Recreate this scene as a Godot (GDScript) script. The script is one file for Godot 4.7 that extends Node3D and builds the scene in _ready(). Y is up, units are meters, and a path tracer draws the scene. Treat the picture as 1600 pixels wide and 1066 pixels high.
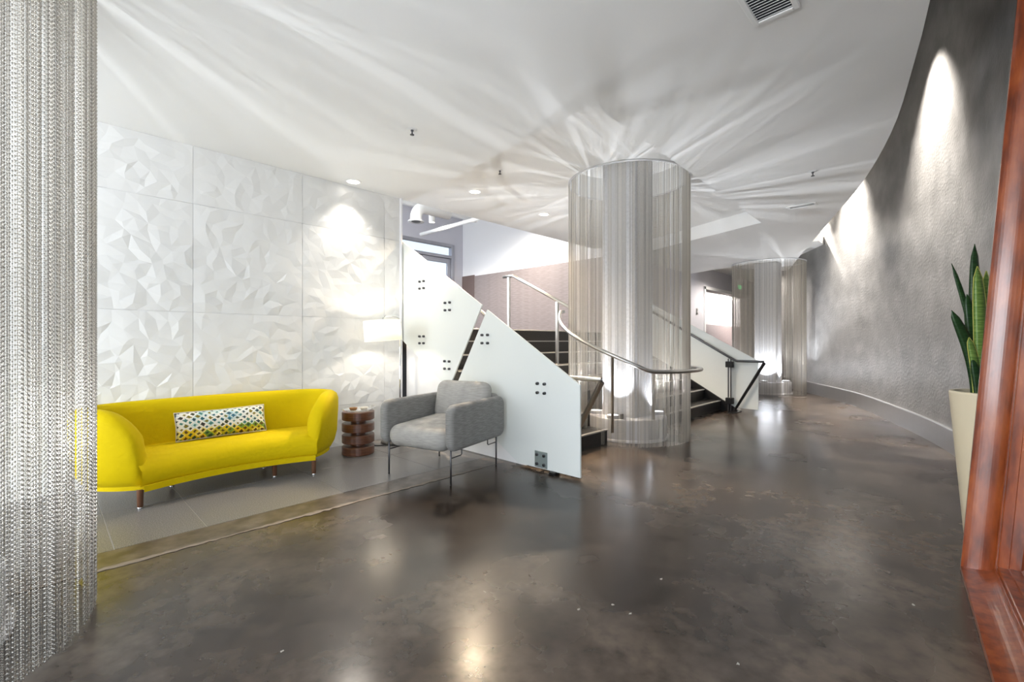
extends Node3D
# World: x runs along the faceted wall away from the camera, z across the room (positive behind the camera), y up. Metres.

var taken := {}
var mats := {}

# ---------------------------------------------------------------- naming and tagging
func numbered(called: String) -> String:
	if not taken.has(called):
		taken[called] = 0
		return called
	taken[called] += 1
	return "%s_%03d" % [called, taken[called]]

func tag(o: Node3D, label: String, category: String, group := "") -> Node3D:
	o.set_meta("label", label)
	o.set_meta("category", category)
	if group != "":
		o.set_meta("group", group)
	return o

func thing(called: String, label: String, category: String, at := Vector3.ZERO, turn := 0.0, group := "") -> Node3D:
	var o := Node3D.new()
	o.name = numbered(called)
	add_child(o)
	o.position = at
	o.rotation.y = turn
	return tag(o, label, category, group)

func put(called: String, st, m: Material, parent: Node3D = null) -> MeshInstance3D:
	var o := MeshInstance3D.new()
	o.mesh = st if st is Mesh else done(st)
	o.material_override = m
	if parent == null:
		o.name = numbered(called)
		add_child(o)
	else:
		o.name = called
		parent.add_child(o, true)
	return o

func struct(called: String, st, m: Material, label := "", parent: Node3D = null) -> MeshInstance3D:
	var o := put(called, st, m, parent)
	if parent == null:
		o.set_meta("kind", "structure")
		if label != "":
			o.set_meta("label", label)
	return o

# ---------------------------------------------------------------- mesh building
func begin(smooth := false) -> SurfaceTool:
	var st := SurfaceTool.new()
	st.begin(Mesh.PRIMITIVE_TRIANGLES)
	st.set_smooth_group(0 if smooth else -1)
	return st

func done(st: SurfaceTool) -> Mesh:
	st.generate_normals()
	return st.commit()

func tri(st: SurfaceTool, a: Vector3, b: Vector3, c: Vector3, hint: Vector3) -> void:
	if (a - c).cross(a - b).dot(hint) < 0.0:
		var t := b
		b = c
		c = t
	st.add_vertex(a)
	st.add_vertex(b)
	st.add_vertex(c)

func quad(st: SurfaceTool, a: Vector3, b: Vector3, c: Vector3, d: Vector3, hint: Vector3) -> void:
	tri(st, a, b, c, hint)
	tri(st, a, c, d, hint)

# box with chamfered edges
func box(st: SurfaceTool, lo: Vector3, hi: Vector3, r := 0.0, xf := Transform3D()) -> void:
	var mid := (lo + hi) / 2.0
	var h := (hi - lo) / 2.0
	r = minf(r, minf(h.x, minf(h.y, h.z)) * 0.9)
	for ax in 3:
		var u := (ax + 1) % 3
		var v := (ax + 2) % 3
		for s in [-1.0, 1.0]:
			var p := []
			for k in [[-1, -1], [1, -1], [1, 1], [-1, 1]]:
				var w := Vector3.ZERO
				w[ax] = s * h[ax]
				w[u] = k[0] * (h[u] - r)
				w[v] = k[1] * (h[v] - r)
				p.append(xf * (mid + w))
			var n := Vector3.ZERO
			n[ax] = s
			quad(st, p[0], p[1], p[2], p[3], xf.basis * n)
	if r <= 0.0:
		return
	for ax in 3:   # edges along ax
		var u := (ax + 1) % 3
		var v := (ax + 2) % 3
		for su in [-1.0, 1.0]:
			for sv in [-1.0, 1.0]:
				var p := []
				for k in [[-1, 0], [1, 0], [1, 1], [-1, 1]]:
					var w := Vector3.ZERO
					w[ax] = k[0] * (h[ax] - r)
					w[u] = su * (h[u] - (r if k[1] == 0 else 0.0))
					w[v] = sv * (h[v] - (0.0 if k[1] == 0 else r))
					p.append(xf * (mid + w))
				var n := Vector3.ZERO
				n[u] = su
				n[v] = sv
				quad(st, p[0], p[1], p[2], p[3], xf.basis * n)
	for sx in [-1.0, 1.0]:
		for sy in [-1.0, 1.0]:
			for sz in [-1.0, 1.0]:
				var n := Vector3(sx, sy, sz)
				tri(st, xf * (mid + Vector3(sx * h.x, sy * (h.y - r), sz * (h.z - r))), xf * (mid + Vector3(sx * (h.x - r), sy * h.y, sz * (h.z - r))), xf * (mid + Vector3(sx * (h.x - r), sy * (h.y - r), sz * h.z)), xf.basis * n)

# tube along points
func tube(st: SurfaceTool, pts: Array, r: float, sides := 12, closed := false) -> void:
	var n := pts.size()
	var rings := []
	var up := Vector3.UP
	for i in n:
		var a: Vector3 = pts[(i - 1 + n) % n] if (closed or i > 0) else pts[i]
		var b: Vector3 = pts[(i + 1) % n] if (closed or i < n - 1) else pts[i]
		var d := (b - a).normalized()
		if i == 0:
			up = Vector3.UP if absf(d.y) < 0.9 else Vector3.RIGHT
		up = (up - d * up.dot(d)).normalized()
		var side := d.cross(up)
		var k := 1.0
		if i > 0 and i < n - 1:
			var d1: Vector3 = (pts[i] - pts[i - 1]).normalized()
			k = 1.0 / maxf(0.5, d1.dot(d))
		var ring := []
		for j in sides:
			var t := TAU * j / sides
			ring.append(pts[i] + (up * cos(t) * (k if absf(d.y) > 0.01 else 1.0) + side * sin(t)) * r)
		rings.append(ring)
	for i in (n if closed else n - 1):
		for j in sides:
			var p: Array = rings[i]
			var q: Array = rings[(i + 1) % n]
			var c: Vector3 = (p[j] + p[(j + 1) % sides]) / 2.0 - pts[i]
			quad(st, p[j], p[(j + 1) % sides], q[(j + 1) % sides], q[j], c)
	if not closed:
		for e in [0, n - 1]:
			var out: Vector3 = pts[e] - pts[1 if e == 0 else n - 2]
			for j in range(1, sides - 1):
				tri(st, rings[e][0], rings[e][j], rings[e][j + 1], out)

# lathe of (radius, height) points round the y axis through at; flat facets are avoided by smoothing at the caller
func lathe(st: SurfaceTool, prof: Array, at := Vector3.ZERO, seg := 32, sx := 1.0) -> void:
	for i in prof.size() - 1:
		var a: Vector2 = prof[i]
		var b: Vector2 = prof[i + 1]
		var nrm := Vector2(b.y - a.y, a.x - b.x)   # outward when the profile runs upwards on the outside
		for j in seg:
			var t0 := TAU * j / seg
			var t1 := TAU * (j + 1) / seg
			var e0 := Vector3(cos(t0) * sx, 0, sin(t0))
			var e1 := Vector3(cos(t1) * sx, 0, sin(t1))
			var em := (e0 + e1).normalized()
			var hint := em * nrm.x + Vector3.UP * nrm.y
			var p0 := at + e0 * a.x + Vector3.UP * a.y
			var p1 := at + e1 * a.x + Vector3.UP * a.y
			var q0 := at + e0 * b.x + Vector3.UP * b.y
			var q1 := at + e1 * b.x + Vector3.UP * b.y
			if a.x > 1e-6:
				tri(st, p0, p1, q1 if b.x > 1e-6 else q0, hint)
			if b.x > 1e-6:
				tri(st, p0, q1, q0, hint)

# plan polygon (x, z) between two heights
func prism(st: SurfaceTool, poly: PackedVector2Array, y0: float, y1: float) -> void:
	var idx := Geometry2D.triangulate_polygon(poly)
	for i in range(0, idx.size(), 3):
		var a := poly[idx[i]]
		var b := poly[idx[i + 1]]
		var c := poly[idx[i + 2]]
		tri(st, Vector3(a.x, y1, a.y), Vector3(b.x, y1, b.y), Vector3(c.x, y1, c.y), Vector3.UP)
		tri(st, Vector3(a.x, y0, a.y), Vector3(b.x, y0, b.y), Vector3(c.x, y0, c.y), Vector3.DOWN)
	var cw := Geometry2D.is_polygon_clockwise(poly)
	for i in poly.size():
		var a := poly[i]
		var b := poly[(i + 1) % poly.size()]
		var n := Vector3(b.y - a.y, 0, a.x - b.x) * (-1.0 if cw else 1.0)
		quad(st, Vector3(a.x, y0, a.y), Vector3(b.x, y0, b.y), Vector3(b.x, y1, b.y), Vector3(a.x, y1, a.y), n)

# polygon of (z, y) between two x
func slab_x(st: SurfaceTool, poly: PackedVector2Array, x0: float, x1: float) -> void:
	var idx := Geometry2D.triangulate_polygon(poly)
	for i in range(0, idx.size(), 3):
		var a := poly[idx[i]]
		var b := poly[idx[i + 1]]
		var c := poly[idx[i + 2]]
		tri(st, Vector3(x0, a.y, a.x), Vector3(x0, b.y, b.x), Vector3(x0, c.y, c.x), Vector3.LEFT)
		tri(st, Vector3(x1, a.y, a.x), Vector3(x1, b.y, b.x), Vector3(x1, c.y, c.x), Vector3.RIGHT)
	var cw := Geometry2D.is_polygon_clockwise(poly)
	for i in poly.size():
		var a := poly[i]
		var b := poly[(i + 1) % poly.size()]
		var n := Vector3(0, a.x - b.x, b.y - a.y) * (-1.0 if cw else 1.0)
		quad(st, Vector3(x0, a.y, a.x), Vector3(x0, b.y, b.x), Vector3(x1, b.y, b.x), Vector3(x1, a.y, a.x), n)

# surface over rows of points
func grid(st: SurfaceTool, rows: Array, wrap := false) -> void:
	for i in rows.size() - 1:
		var a: Array = rows[i]
		var b: Array = rows[i + 1]
		var n := a.size()
		for j in (n if wrap else n - 1):
			var k := (j + 1) % n
			st.add_vertex(a[j]); st.add_vertex(a[k]); st.add_vertex(b[k])
			st.add_vertex(a[j]); st.add_vertex(b[k]); st.add_vertex(b[j])

# rounded rectangle w x h in XY with corner radius rc, thickness t along Z with edge radius re; crown swells the faces
func pad(st: SurfaceTool, w: float, h: float, t: float, rc: float, re: float, xf := Transform3D(), crown := 0.0) -> void:
	var prof := []   # [share of the contour, inset, z]
	for f in [0.001, 0.2, 0.4, 0.6, 0.8]:
		prof.append([f, -re, -t / 2 - crown * (1 - f * f)])
	for i in 6:
		var a := PI / 2 * i / 5.0
		prof.append([1.0, -re + re * sin(a), -t / 2 + re - re * cos(a)])
	for i in 6:
		var a := PI / 2 * i / 5.0
		prof.append([1.0, -re + re * cos(a), t / 2 - re + re * sin(a)])
	for f in [0.8, 0.6, 0.4, 0.2, 0.001]:
		prof.append([f, -re, t / 2 + crown * (1 - f * f)])
	var rows := []
	for pr in prof:
		var ring := []
		for c in 4:
			var cx := (1.0 if c == 0 or c == 3 else -1.0) * (w / 2 - rc)
			var cy := (1.0 if c < 2 else -1.0) * (h / 2 - rc)
			for i in 7:
				var a := PI / 2 * c + PI / 2 * i / 6.0
				ring.append(xf * Vector3((cx + cos(a) * (rc + pr[1])) * pr[0], (cy + sin(a) * (rc + pr[1])) * pr[0], pr[2]))
		rows.append(ring)
	grid(st, rows, true)

func along(pts: Array, n: int) -> Array:   # smooth curve through points, n points
	var c := Curve3D.new()
	c.bake_interval = 0.02
	for i in pts.size():
		var a: Vector3 = pts[maxi(i - 1, 0)]
		var b: Vector3 = pts[mini(i + 1, pts.size() - 1)]
		var d := (b - a) / 6.0
		c.add_point(pts[i], -d, d)
	var out := []
	for i in n:
		out.append(c.sample_baked(c.get_baked_length() * i / (n - 1), true))
	return out

# ---------------------------------------------------------------- materials
func rgb(r: float, g: float, b: float) -> Color:
	return Color(r / 255.0, g / 255.0, b / 255.0)

func mat(called: String, c: Color, rough := 0.6, metal := 0.0) -> StandardMaterial3D:
	if mats.has(called):
		return mats[called]
	var m := StandardMaterial3D.new()
	m.resource_name = called
	m.albedo_color = c
	m.roughness = rough
	m.metallic = metal
	mats[called] = m
	return m

func noise(size: int, freq: float, octaves: int, stops: Array, sd := 1, kind := FastNoiseLite.TYPE_SIMPLEX_SMOOTH) -> NoiseTexture2D:
	var f := FastNoiseLite.new()
	f.seed = sd
	f.noise_type = kind
	f.frequency = freq
	f.fractal_octaves = octaves
	f.fractal_gain = 0.55
	var t := NoiseTexture2D.new()
	t.width = size
	t.height = size
	t.seamless = true
	t.noise = f
	if stops.size():
		var g := Gradient.new()
		g.offsets = PackedFloat32Array(stops.map(func(s): return s[0]))
		g.colors = PackedColorArray(stops.map(func(s): return s[1]))
		t.color_ramp = g
	return t

func tri_map(m: StandardMaterial3D, scale: Vector3, world := true) -> void:
	m.uv1_triplanar = true
	m.uv1_world_triplanar = world
	m.uv1_scale = scale

func grey(v: float) -> Color:
	return Color(v, v, v)

func relief(m: StandardMaterial3D, t: Texture2D, cm: float) -> void:
	m.heightmap_enabled = true
	m.heightmap_texture = t
	m.heightmap_scale = cm

func glow(called: String, c: Color, energy: float) -> StandardMaterial3D:
	var m := mat(called, c, 0.5)
	m.emission_enabled = true
	m.emission = c
	m.emission_energy_multiplier = energy
	return m

func glass(called: String, c: Color, alpha: float, rough := 0.05) -> StandardMaterial3D:
	var m := mat(called, Color(c.r, c.g, c.b, alpha), rough)
	m.transparency = BaseMaterial3D.TRANSPARENCY_ALPHA
	return m

# large-scale staining of the floor, in linear float values so that it shows no steps
func concrete_map() -> ImageTexture:
	var size := 768
	var a := FastNoiseLite.new()
	a.seed = 5
	a.frequency = 0.007
	a.fractal_octaves = 3
	var b := FastNoiseLite.new()
	b.seed = 15
	b.frequency = 0.028
	b.fractal_octaves = 5
	b.fractal_gain = 0.6
	b.domain_warp_enabled = true
	b.domain_warp_amplitude = 24.0
	b.domain_warp_frequency = 0.02
	var im := Image.create(size, size, false, Image.FORMAT_RGBF)
	for y in size:
		for x in size:
			var n := a.get_noise_2d(x, y)
			var m := b.get_noise_2d(x, y)
			var v := clampf(0.44 + n * 0.85 + m * 0.85, 0.0, 1.0)
			var warm := clampf(0.5 + a.get_noise_2d(x + 4000.0, y) * 1.2, 0.0, 1.0)
			var c := Color(0.030, 0.019, 0.013).lerp(Color(0.146, 0.108, 0.079), v)
			c = c.lerp(Color(c.g, c.g, c.g * 0.98), 0.35 * (1.0 - warm))
			im.set_pixel(x, y, c)
	return ImageTexture.create_from_image(im)

# ---------------------------------------------------------------- lights
func spot(parent: Node3D, at: Vector3, towards: Vector3, energy: float, angle: float, c := Color.WHITE, size := 0.04, soft := 0.6) -> void:
	var l := SpotLight3D.new()
	l.name = "beam"
	l.light_energy = energy
	l.light_color = c
	l.spot_angle = angle
	l.spot_angle_attenuation = soft
	l.spot_range = 30.0
	l.spot_attenuation = 2.0
	l.light_size = size
	l.shadow_enabled = true
	parent.add_child(l, true)
	l.position = at
	var up := Vector3.UP if absf(towards.normalized().y) < 0.99 else Vector3.RIGHT
	l.basis = Basis.looking_at(towards.normalized(), up)

func omni(parent: Node3D, at: Vector3, energy: float, c := Color.WHITE, size := 0.05) -> void:
	var l := OmniLight3D.new()
	l.name = "bulb_light"
	l.light_energy = energy
	l.light_color = c
	l.light_size = size
	l.omni_range = 30.0
	l.omni_attenuation = 2.0
	l.shadow_enabled = true
	parent.add_child(l, true)
	l.position = at

func area(parent: Node3D, at: Vector3, towards: Vector3, size: Vector2, energy: float, c := Color.WHITE) -> void:
	var l := AreaLight3D.new()
	l.name = "added_daylight"
	l.area_size = size
	l.light_energy = energy
	l.light_color = c
	l.area_normalize_energy = true
	l.area_range = 40.0
	l.area_attenuation = 2.0
	l.shadow_enabled = true
	parent.add_child(l, true)
	l.position = at
	var up := Vector3.UP if absf(towards.normalized().y) < 0.99 else Vector3.RIGHT
	l.basis = Basis.looking_at(towards.normalized(), up)

# ---------------------------------------------------------------- constants
const WALL_Z := -5.02      # face of the faceted wall
const CEIL := 3.0          # lower ceiling
const CEIL2 := 3.23        # raised ceiling over the stairs
const TOP := 5.4
const RISE := 0.172
const RUN := 0.28
const STAIR_Z := -2.9
const LAND := 1.376
const STAIR_A := 3.30
const STAIR_B := 8.20
var COLUMN := Vector3(5.21, 0, -2.985)
var NEAR_COLUMN := Vector3(-0.574, 0, -2.88)
var FAR_COLUMN := Vector3(11.76, 0, -3.09)

const DAY := Color(0.95, 0.975, 1.0)
const WARM := Color(1.0, 0.90, 0.77)
const NEUTRAL := Color(1.0, 0.965, 0.92)

func _ready() -> void:
	# camera
	var cam := Camera3D.new()
	cam.name = "camera"
	cam.fov = rad_to_deg(2.0 * atan(533.0 / 712.0))
	cam.near = 0.03
	cam.position = Vector3(0, 1.2, 0)
	cam.rotation.y = -atan2(0.7186, 0.695)
	add_child(cam)
	# sky and exposure
	var env := Environment.new()
	env.background_mode = Environment.BG_SKY
	var sky := Sky.new()
	var sm := ProceduralSkyMaterial.new()
	sm.sky_top_color = Color(0.72, 0.82, 0.95)
	sm.sky_horizon_color = Color(0.88, 0.92, 0.97)
	sm.ground_bottom_color = Color(0.45, 0.45, 0.45)
	sm.ground_horizon_color = Color(0.7, 0.72, 0.74)
	sm.sky_energy_multiplier = 1.0
	sky.sky_material = sm
	env.sky = sky
	env.tonemap_mode = Environment.TONE_MAPPER_LINEAR
	env.tonemap_exposure = 1.75
	env.sdfgi_enabled = true
	env.ssao_enabled = true
	env.ssil_enabled = true
	var we := WorldEnvironment.new()
	we.name = "surroundings"
	we.environment = env
	add_child(we)
	# daylight added through unseen windows: near end, behind the camera, upper floor
	area(self, Vector3(-4.05, 1.6, -2.4), Vector3(1, -0.05, 0), Vector2(4.4, 2.5), 23.0, DAY)
	area(self, Vector3(-1.5, 1.55, 0.58), Vector3(0, 0, -1), Vector2(4.4, 2.4), 4.2, DAY)
	area(self, Vector3(2.15, 3.1, -7.8), Vector3(1, 0, 0), Vector2(3.6, 2.4), 11.0, DAY)

	make_materials()
	floors()
	walls()
	ceilings()
	upper_room()
	hall()
	stairs()
	columns()
	rails()
	glass_panels()
	sofa()
	armchair()
	side_table()
	lamp()
	mirror()
	plant()
	fixtures()

# ---------------------------------------------------------------- materials of the place
func make_materials() -> void:
	var conc := mat("stained_concrete", Color.WHITE, 1.0)
	conc.albedo_texture = concrete_map()
	conc.roughness_texture = noise(1024, 0.012, 5, [[0.0, grey(0.17)], [0.5, grey(0.24)], [1.0, grey(0.34)]], 8)
	tri_map(conc, Vector3.ONE / 16.0)
	conc.uv1_offset = Vector3(0.25, 0.25, 0.5)
	conc.detail_enabled = true
	conc.detail_blend_mode = BaseMaterial3D.BLEND_MODE_MUL
	conc.detail_uv_layer = BaseMaterial3D.DETAIL_UV_2
	conc.uv2_triplanar = true
	conc.uv2_world_triplanar = true
	conc.uv2_scale = Vector3.ONE / 3.1
	conc.detail_albedo = noise(2048, 0.012, 8, [[0.0, grey(0.56)], [0.22, grey(0.76)], [0.45, grey(0.88)], [0.7, grey(0.95)], [1.0, grey(1.0)]], 21)
	var tile := mat("granite_tile", Color.WHITE, 0.3)
	tile.albedo_texture = noise(1024, 0.16, 4, [[0.0, rgb(58, 56, 56)], [0.35, rgb(98, 96, 95)], [0.6, rgb(126, 123, 121)], [1.0, rgb(184, 182, 179)]], 11)
	tri_map(tile, Vector3.ONE / 1.4)
	var strip := mat("worn_concrete_strip", Color.WHITE, 0.28)
	strip.albedo_texture = noise(1024, 0.012, 6, [[0.0, rgb(58, 49, 43)], [0.5, rgb(90, 80, 72)], [1.0, rgb(118, 108, 98)]], 12)
	tri_map(strip, Vector3.ONE / 2.0)
	var ceilp := mat("white_ceiling_paint", rgb(236, 236, 234), 0.55)
	ceilp.metallic_specular = 0.4
	mat("white_wall_paint", rgb(236, 236, 238), 0.6)
	mat("lavender_grey_paint", rgb(205, 204, 212), 0.6)
	mat("faceted_white_gloss", rgb(228, 228, 226), 0.24)
	mat("dark_plenum", rgb(70, 72, 76), 0.9)
	var plaster := mat("metallic_grey_plaster", Color.WHITE, 0.4, 0.1)
	plaster.albedo_texture = noise(1024, 0.006, 6, [[0.0, rgb(136, 135, 134)], [0.5, rgb(158, 157, 156)], [1.0, rgb(178, 177, 176)]], 31)
	tri_map(plaster, Vector3.ONE / 3.0)
	relief(plaster, noise(1024, 0.06, 4, [], 33), 0.3)
	mat("brushed_baseboard", rgb(175, 175, 176), 0.3, 0.7)
	var dado := mat("taupe_wallcovering", Color.WHITE, 0.32)
	dado.albedo_texture = noise(512, 0.02, 4, [[0.0, rgb(128, 117, 115)], [1.0, rgb(158, 148, 146)]], 41)
	tri_map(dado, Vector3(0.4, 6.0, 0.4))
	mat("dark_taupe", rgb(108, 92, 88), 0.45)
	var stone := mat("charcoal_stone", Color.WHITE, 0.35)
	stone.albedo_texture = noise(1024, 0.05, 4, [[0.0, rgb(30, 29, 29)], [1.0, rgb(54, 51, 49)]], 43)
	tri_map(stone, Vector3.ONE / 1.5)
	mat("nosing_metal", rgb(190, 188, 184), 0.35, 0.6)
	mat("stainless", rgb(200, 198, 194), 0.28, 1.0)
	mat("dark_steel", rgb(96, 96, 98), 0.35, 0.9)
	mat("chrome", rgb(225, 225, 225), 0.08, 1.0)
	mat("black_metal", rgb(26, 26, 27), 0.4, 0.3)
	var fg := mat("frosted_glass", Color(0.925, 0.94, 0.93, 0.93), 0.3)
	fg.transparency = BaseMaterial3D.TRANSPARENCY_ALPHA
	fg.backlight_enabled = true
	fg.backlight = Color(0.35, 0.37, 0.36)
	glass("clear_glass", rgb(240, 246, 246), 0.06)
	var conc2 := mat("painted_concrete", Color.WHITE, 0.6)
	conc2.albedo_texture = noise(1024, 0.03, 5, [[0.0, rgb(196, 196, 198)], [0.5, rgb(212, 212, 214)], [1.0, rgb(222, 222, 224)]], 51)
	tri_map(conc2, Vector3.ONE / 1.2)
	relief(conc2, noise(512, 0.03, 4, [], 52), 0.15)
	mat("plinth_white", rgb(214, 214, 218), 0.5)
	mat("aluminium_chain", rgb(204, 198, 188), 0.34, 0.95).vertex_color_use_as_albedo = true
	mat("track_aluminium", rgb(205, 205, 206), 0.45, 0.3)

# ---------------------------------------------------------------- the room
func curve_wall() -> Array:
	return along([Vector3(-4.4, 0, 0.80), Vector3(-1.5, 0, 0.76), Vector3(1.0, 0, 0.68), Vector3(2.3, 0, 0.61), Vector3(3.4, 0, 0.52), Vector3(4.6, 0, 0.38), Vector3(5.8, 0, 0.19), Vector3(7.0, 0, -0.06), Vector3(8.35, 0, -0.49), Vector3(10.5, 0, -1.32), Vector3(12.62, 0, -2.55), Vector3(14.2, 0, -3.5), Vector3(17.6, 0, -4.3)], 90)

func floors() -> void:
	var st := begin()
	box(st, Vector3(-4.4, -0.25, -3.2), Vector3(17.8, 0.0, 1.2))
	box(st, Vector3(3.2, -0.25, -5.3), Vector3(23.0, 0.0, -3.2))
	var f := struct("floor", st, mats.stained_concrete, "polished dark brown stained concrete floor")
	# lower bed below the tiles
	st = begin()
	box(st, Vector3(-4.4, -0.25, -5.3), Vector3(3.2, -0.001, -3.2))
	put("tile_bed", st, mat("pale_grout", rgb(188, 182, 174), 0.7), f)
	# worn strip between tiles and concrete
	st = begin()
	box(st, Vector3(-4.4, -0.005, -3.46), Vector3(3.2, 0.001, -3.2), 0.0)
	put("border_strip", st, mats.worn_concrete_strip, f)
	# cracked pale filler along the joint
	var rng := RandomNumberGenerator.new()
	rng.seed = 77
	st = begin()
	var near_edge := []
	var far_edge := []
	for i in 150:
		var x := -2.0 + 4.9 * i / 149.0
		var w := 0.012 + 0.02 * absf(sin(x * 3.1 + 0.6))
		near_edge.append(Vector3(x, 0.0025, -3.2 + w * rng.randf_range(0.3, 1.0)))
		far_edge.append(Vector3(x, 0.0025, -3.2 - w * rng.randf_range(0.2, 0.9)))
	for i in 149:
		quad(st, near_edge[i], near_edge[i + 1], far_edge[i + 1], far_edge[i], Vector3.UP)
	put("joint_filler", st, mat("pale_filler", rgb(138, 126, 114), 0.5), f)
	# dried paint chips on the concrete
	for p in [[1.810, -1.111], [1.803, -1.019], [1.802, -0.574], [2.759, -0.129], [0.647, -1.864], [2.173, -1.056], [1.674, -1.201]]:
		st = begin()
		var chip := PackedVector2Array()
		for k in 9:
			var rr := rng.randf_range(0.35, 1.0)
			chip.append(Vector2(p[0] + cos(TAU * k / 9) * rr * 0.011, p[1] + sin(TAU * k / 9) * rr * 0.008))
		prism(st, chip, 0.0, 0.0012)
		put("paint_chip", st, mat("dried_paint", rgb(160, 155, 146), 0.6), f)
	var seams := [-4.4, -3.35, -2.44, -1.53, -0.62, 0.293, 0.747, 1.66, 2.57, 3.2]
	for i in seams.size() - 1:
		for r in [[-5.05, -4.24], [-4.24, -3.46]]:
			st = begin()
			box(st, Vector3(seams[i] + 0.0015, -0.006, r[0] + 0.0015), Vector3(seams[i + 1] - 0.0015, 0.002, r[1] - 0.0015), 0.002)
			put("tile", st, mats.granite_tile, f)

func facet_panel(w: float, h: float, sd: int) -> Mesh:
	var rng := RandomNumberGenerator.new()
	rng.seed = sd
	var pts := PackedVector2Array()
	var hs := []
	var nx := maxi(2, roundi(w / 0.08))
	var ny := maxi(2, roundi(h / 0.077))
	for j in ny + 1:
		for i in nx + 1:
			var edge := i == 0 or i == nx or j == 0 or j == ny
			var x := w * i / nx
			var y := h * j / ny
			if not edge:
				x += rng.randf_range(-0.034, 0.034)
				y += rng.randf_range(-0.03, 0.03)
			elif (i == 0 or i == nx) and j > 0 and j < ny:
				y += rng.randf_range(-0.02, 0.02)
			elif (j == 0 or j == ny) and i > 0 and i < nx:
				x += rng.randf_range(-0.03, 0.03)
			pts.append(Vector2(x, y))
			hs.append(rng.randf_range(0.0, 0.005) if edge else rng.randf_range(0.0, 0.012))
	var idx := Geometry2D.triangulate_delaunay(pts)
	var st := begin()
	for i in range(0, idx.size(), 3):
		var v := []
		for k in 3:
			var p := pts[idx[i + k]]
			v.append(Vector3(p.x, p.y, hs[idx[i + k]]))
		tri(st, v[0], v[1], v[2], Vector3(0, 0, 1))
	# edges run back to the wall
	for e in [[Vector3(0, 0, 0), Vector3(w, 0, 0), Vector3.DOWN], [Vector3(0, h, 0), Vector3(w, h, 0), Vector3.UP], [Vector3(0, 0, 0), Vector3(0, h, 0), Vector3.LEFT], [Vector3(w, 0, 0), Vector3(w, h, 0), Vector3.RIGHT]]:
		quad(st, e[0], e[1], e[1] + Vector3(0, 0, -0.02), e[0] + Vector3(0, 0, -0.02), e[2])
	return done(st)

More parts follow.
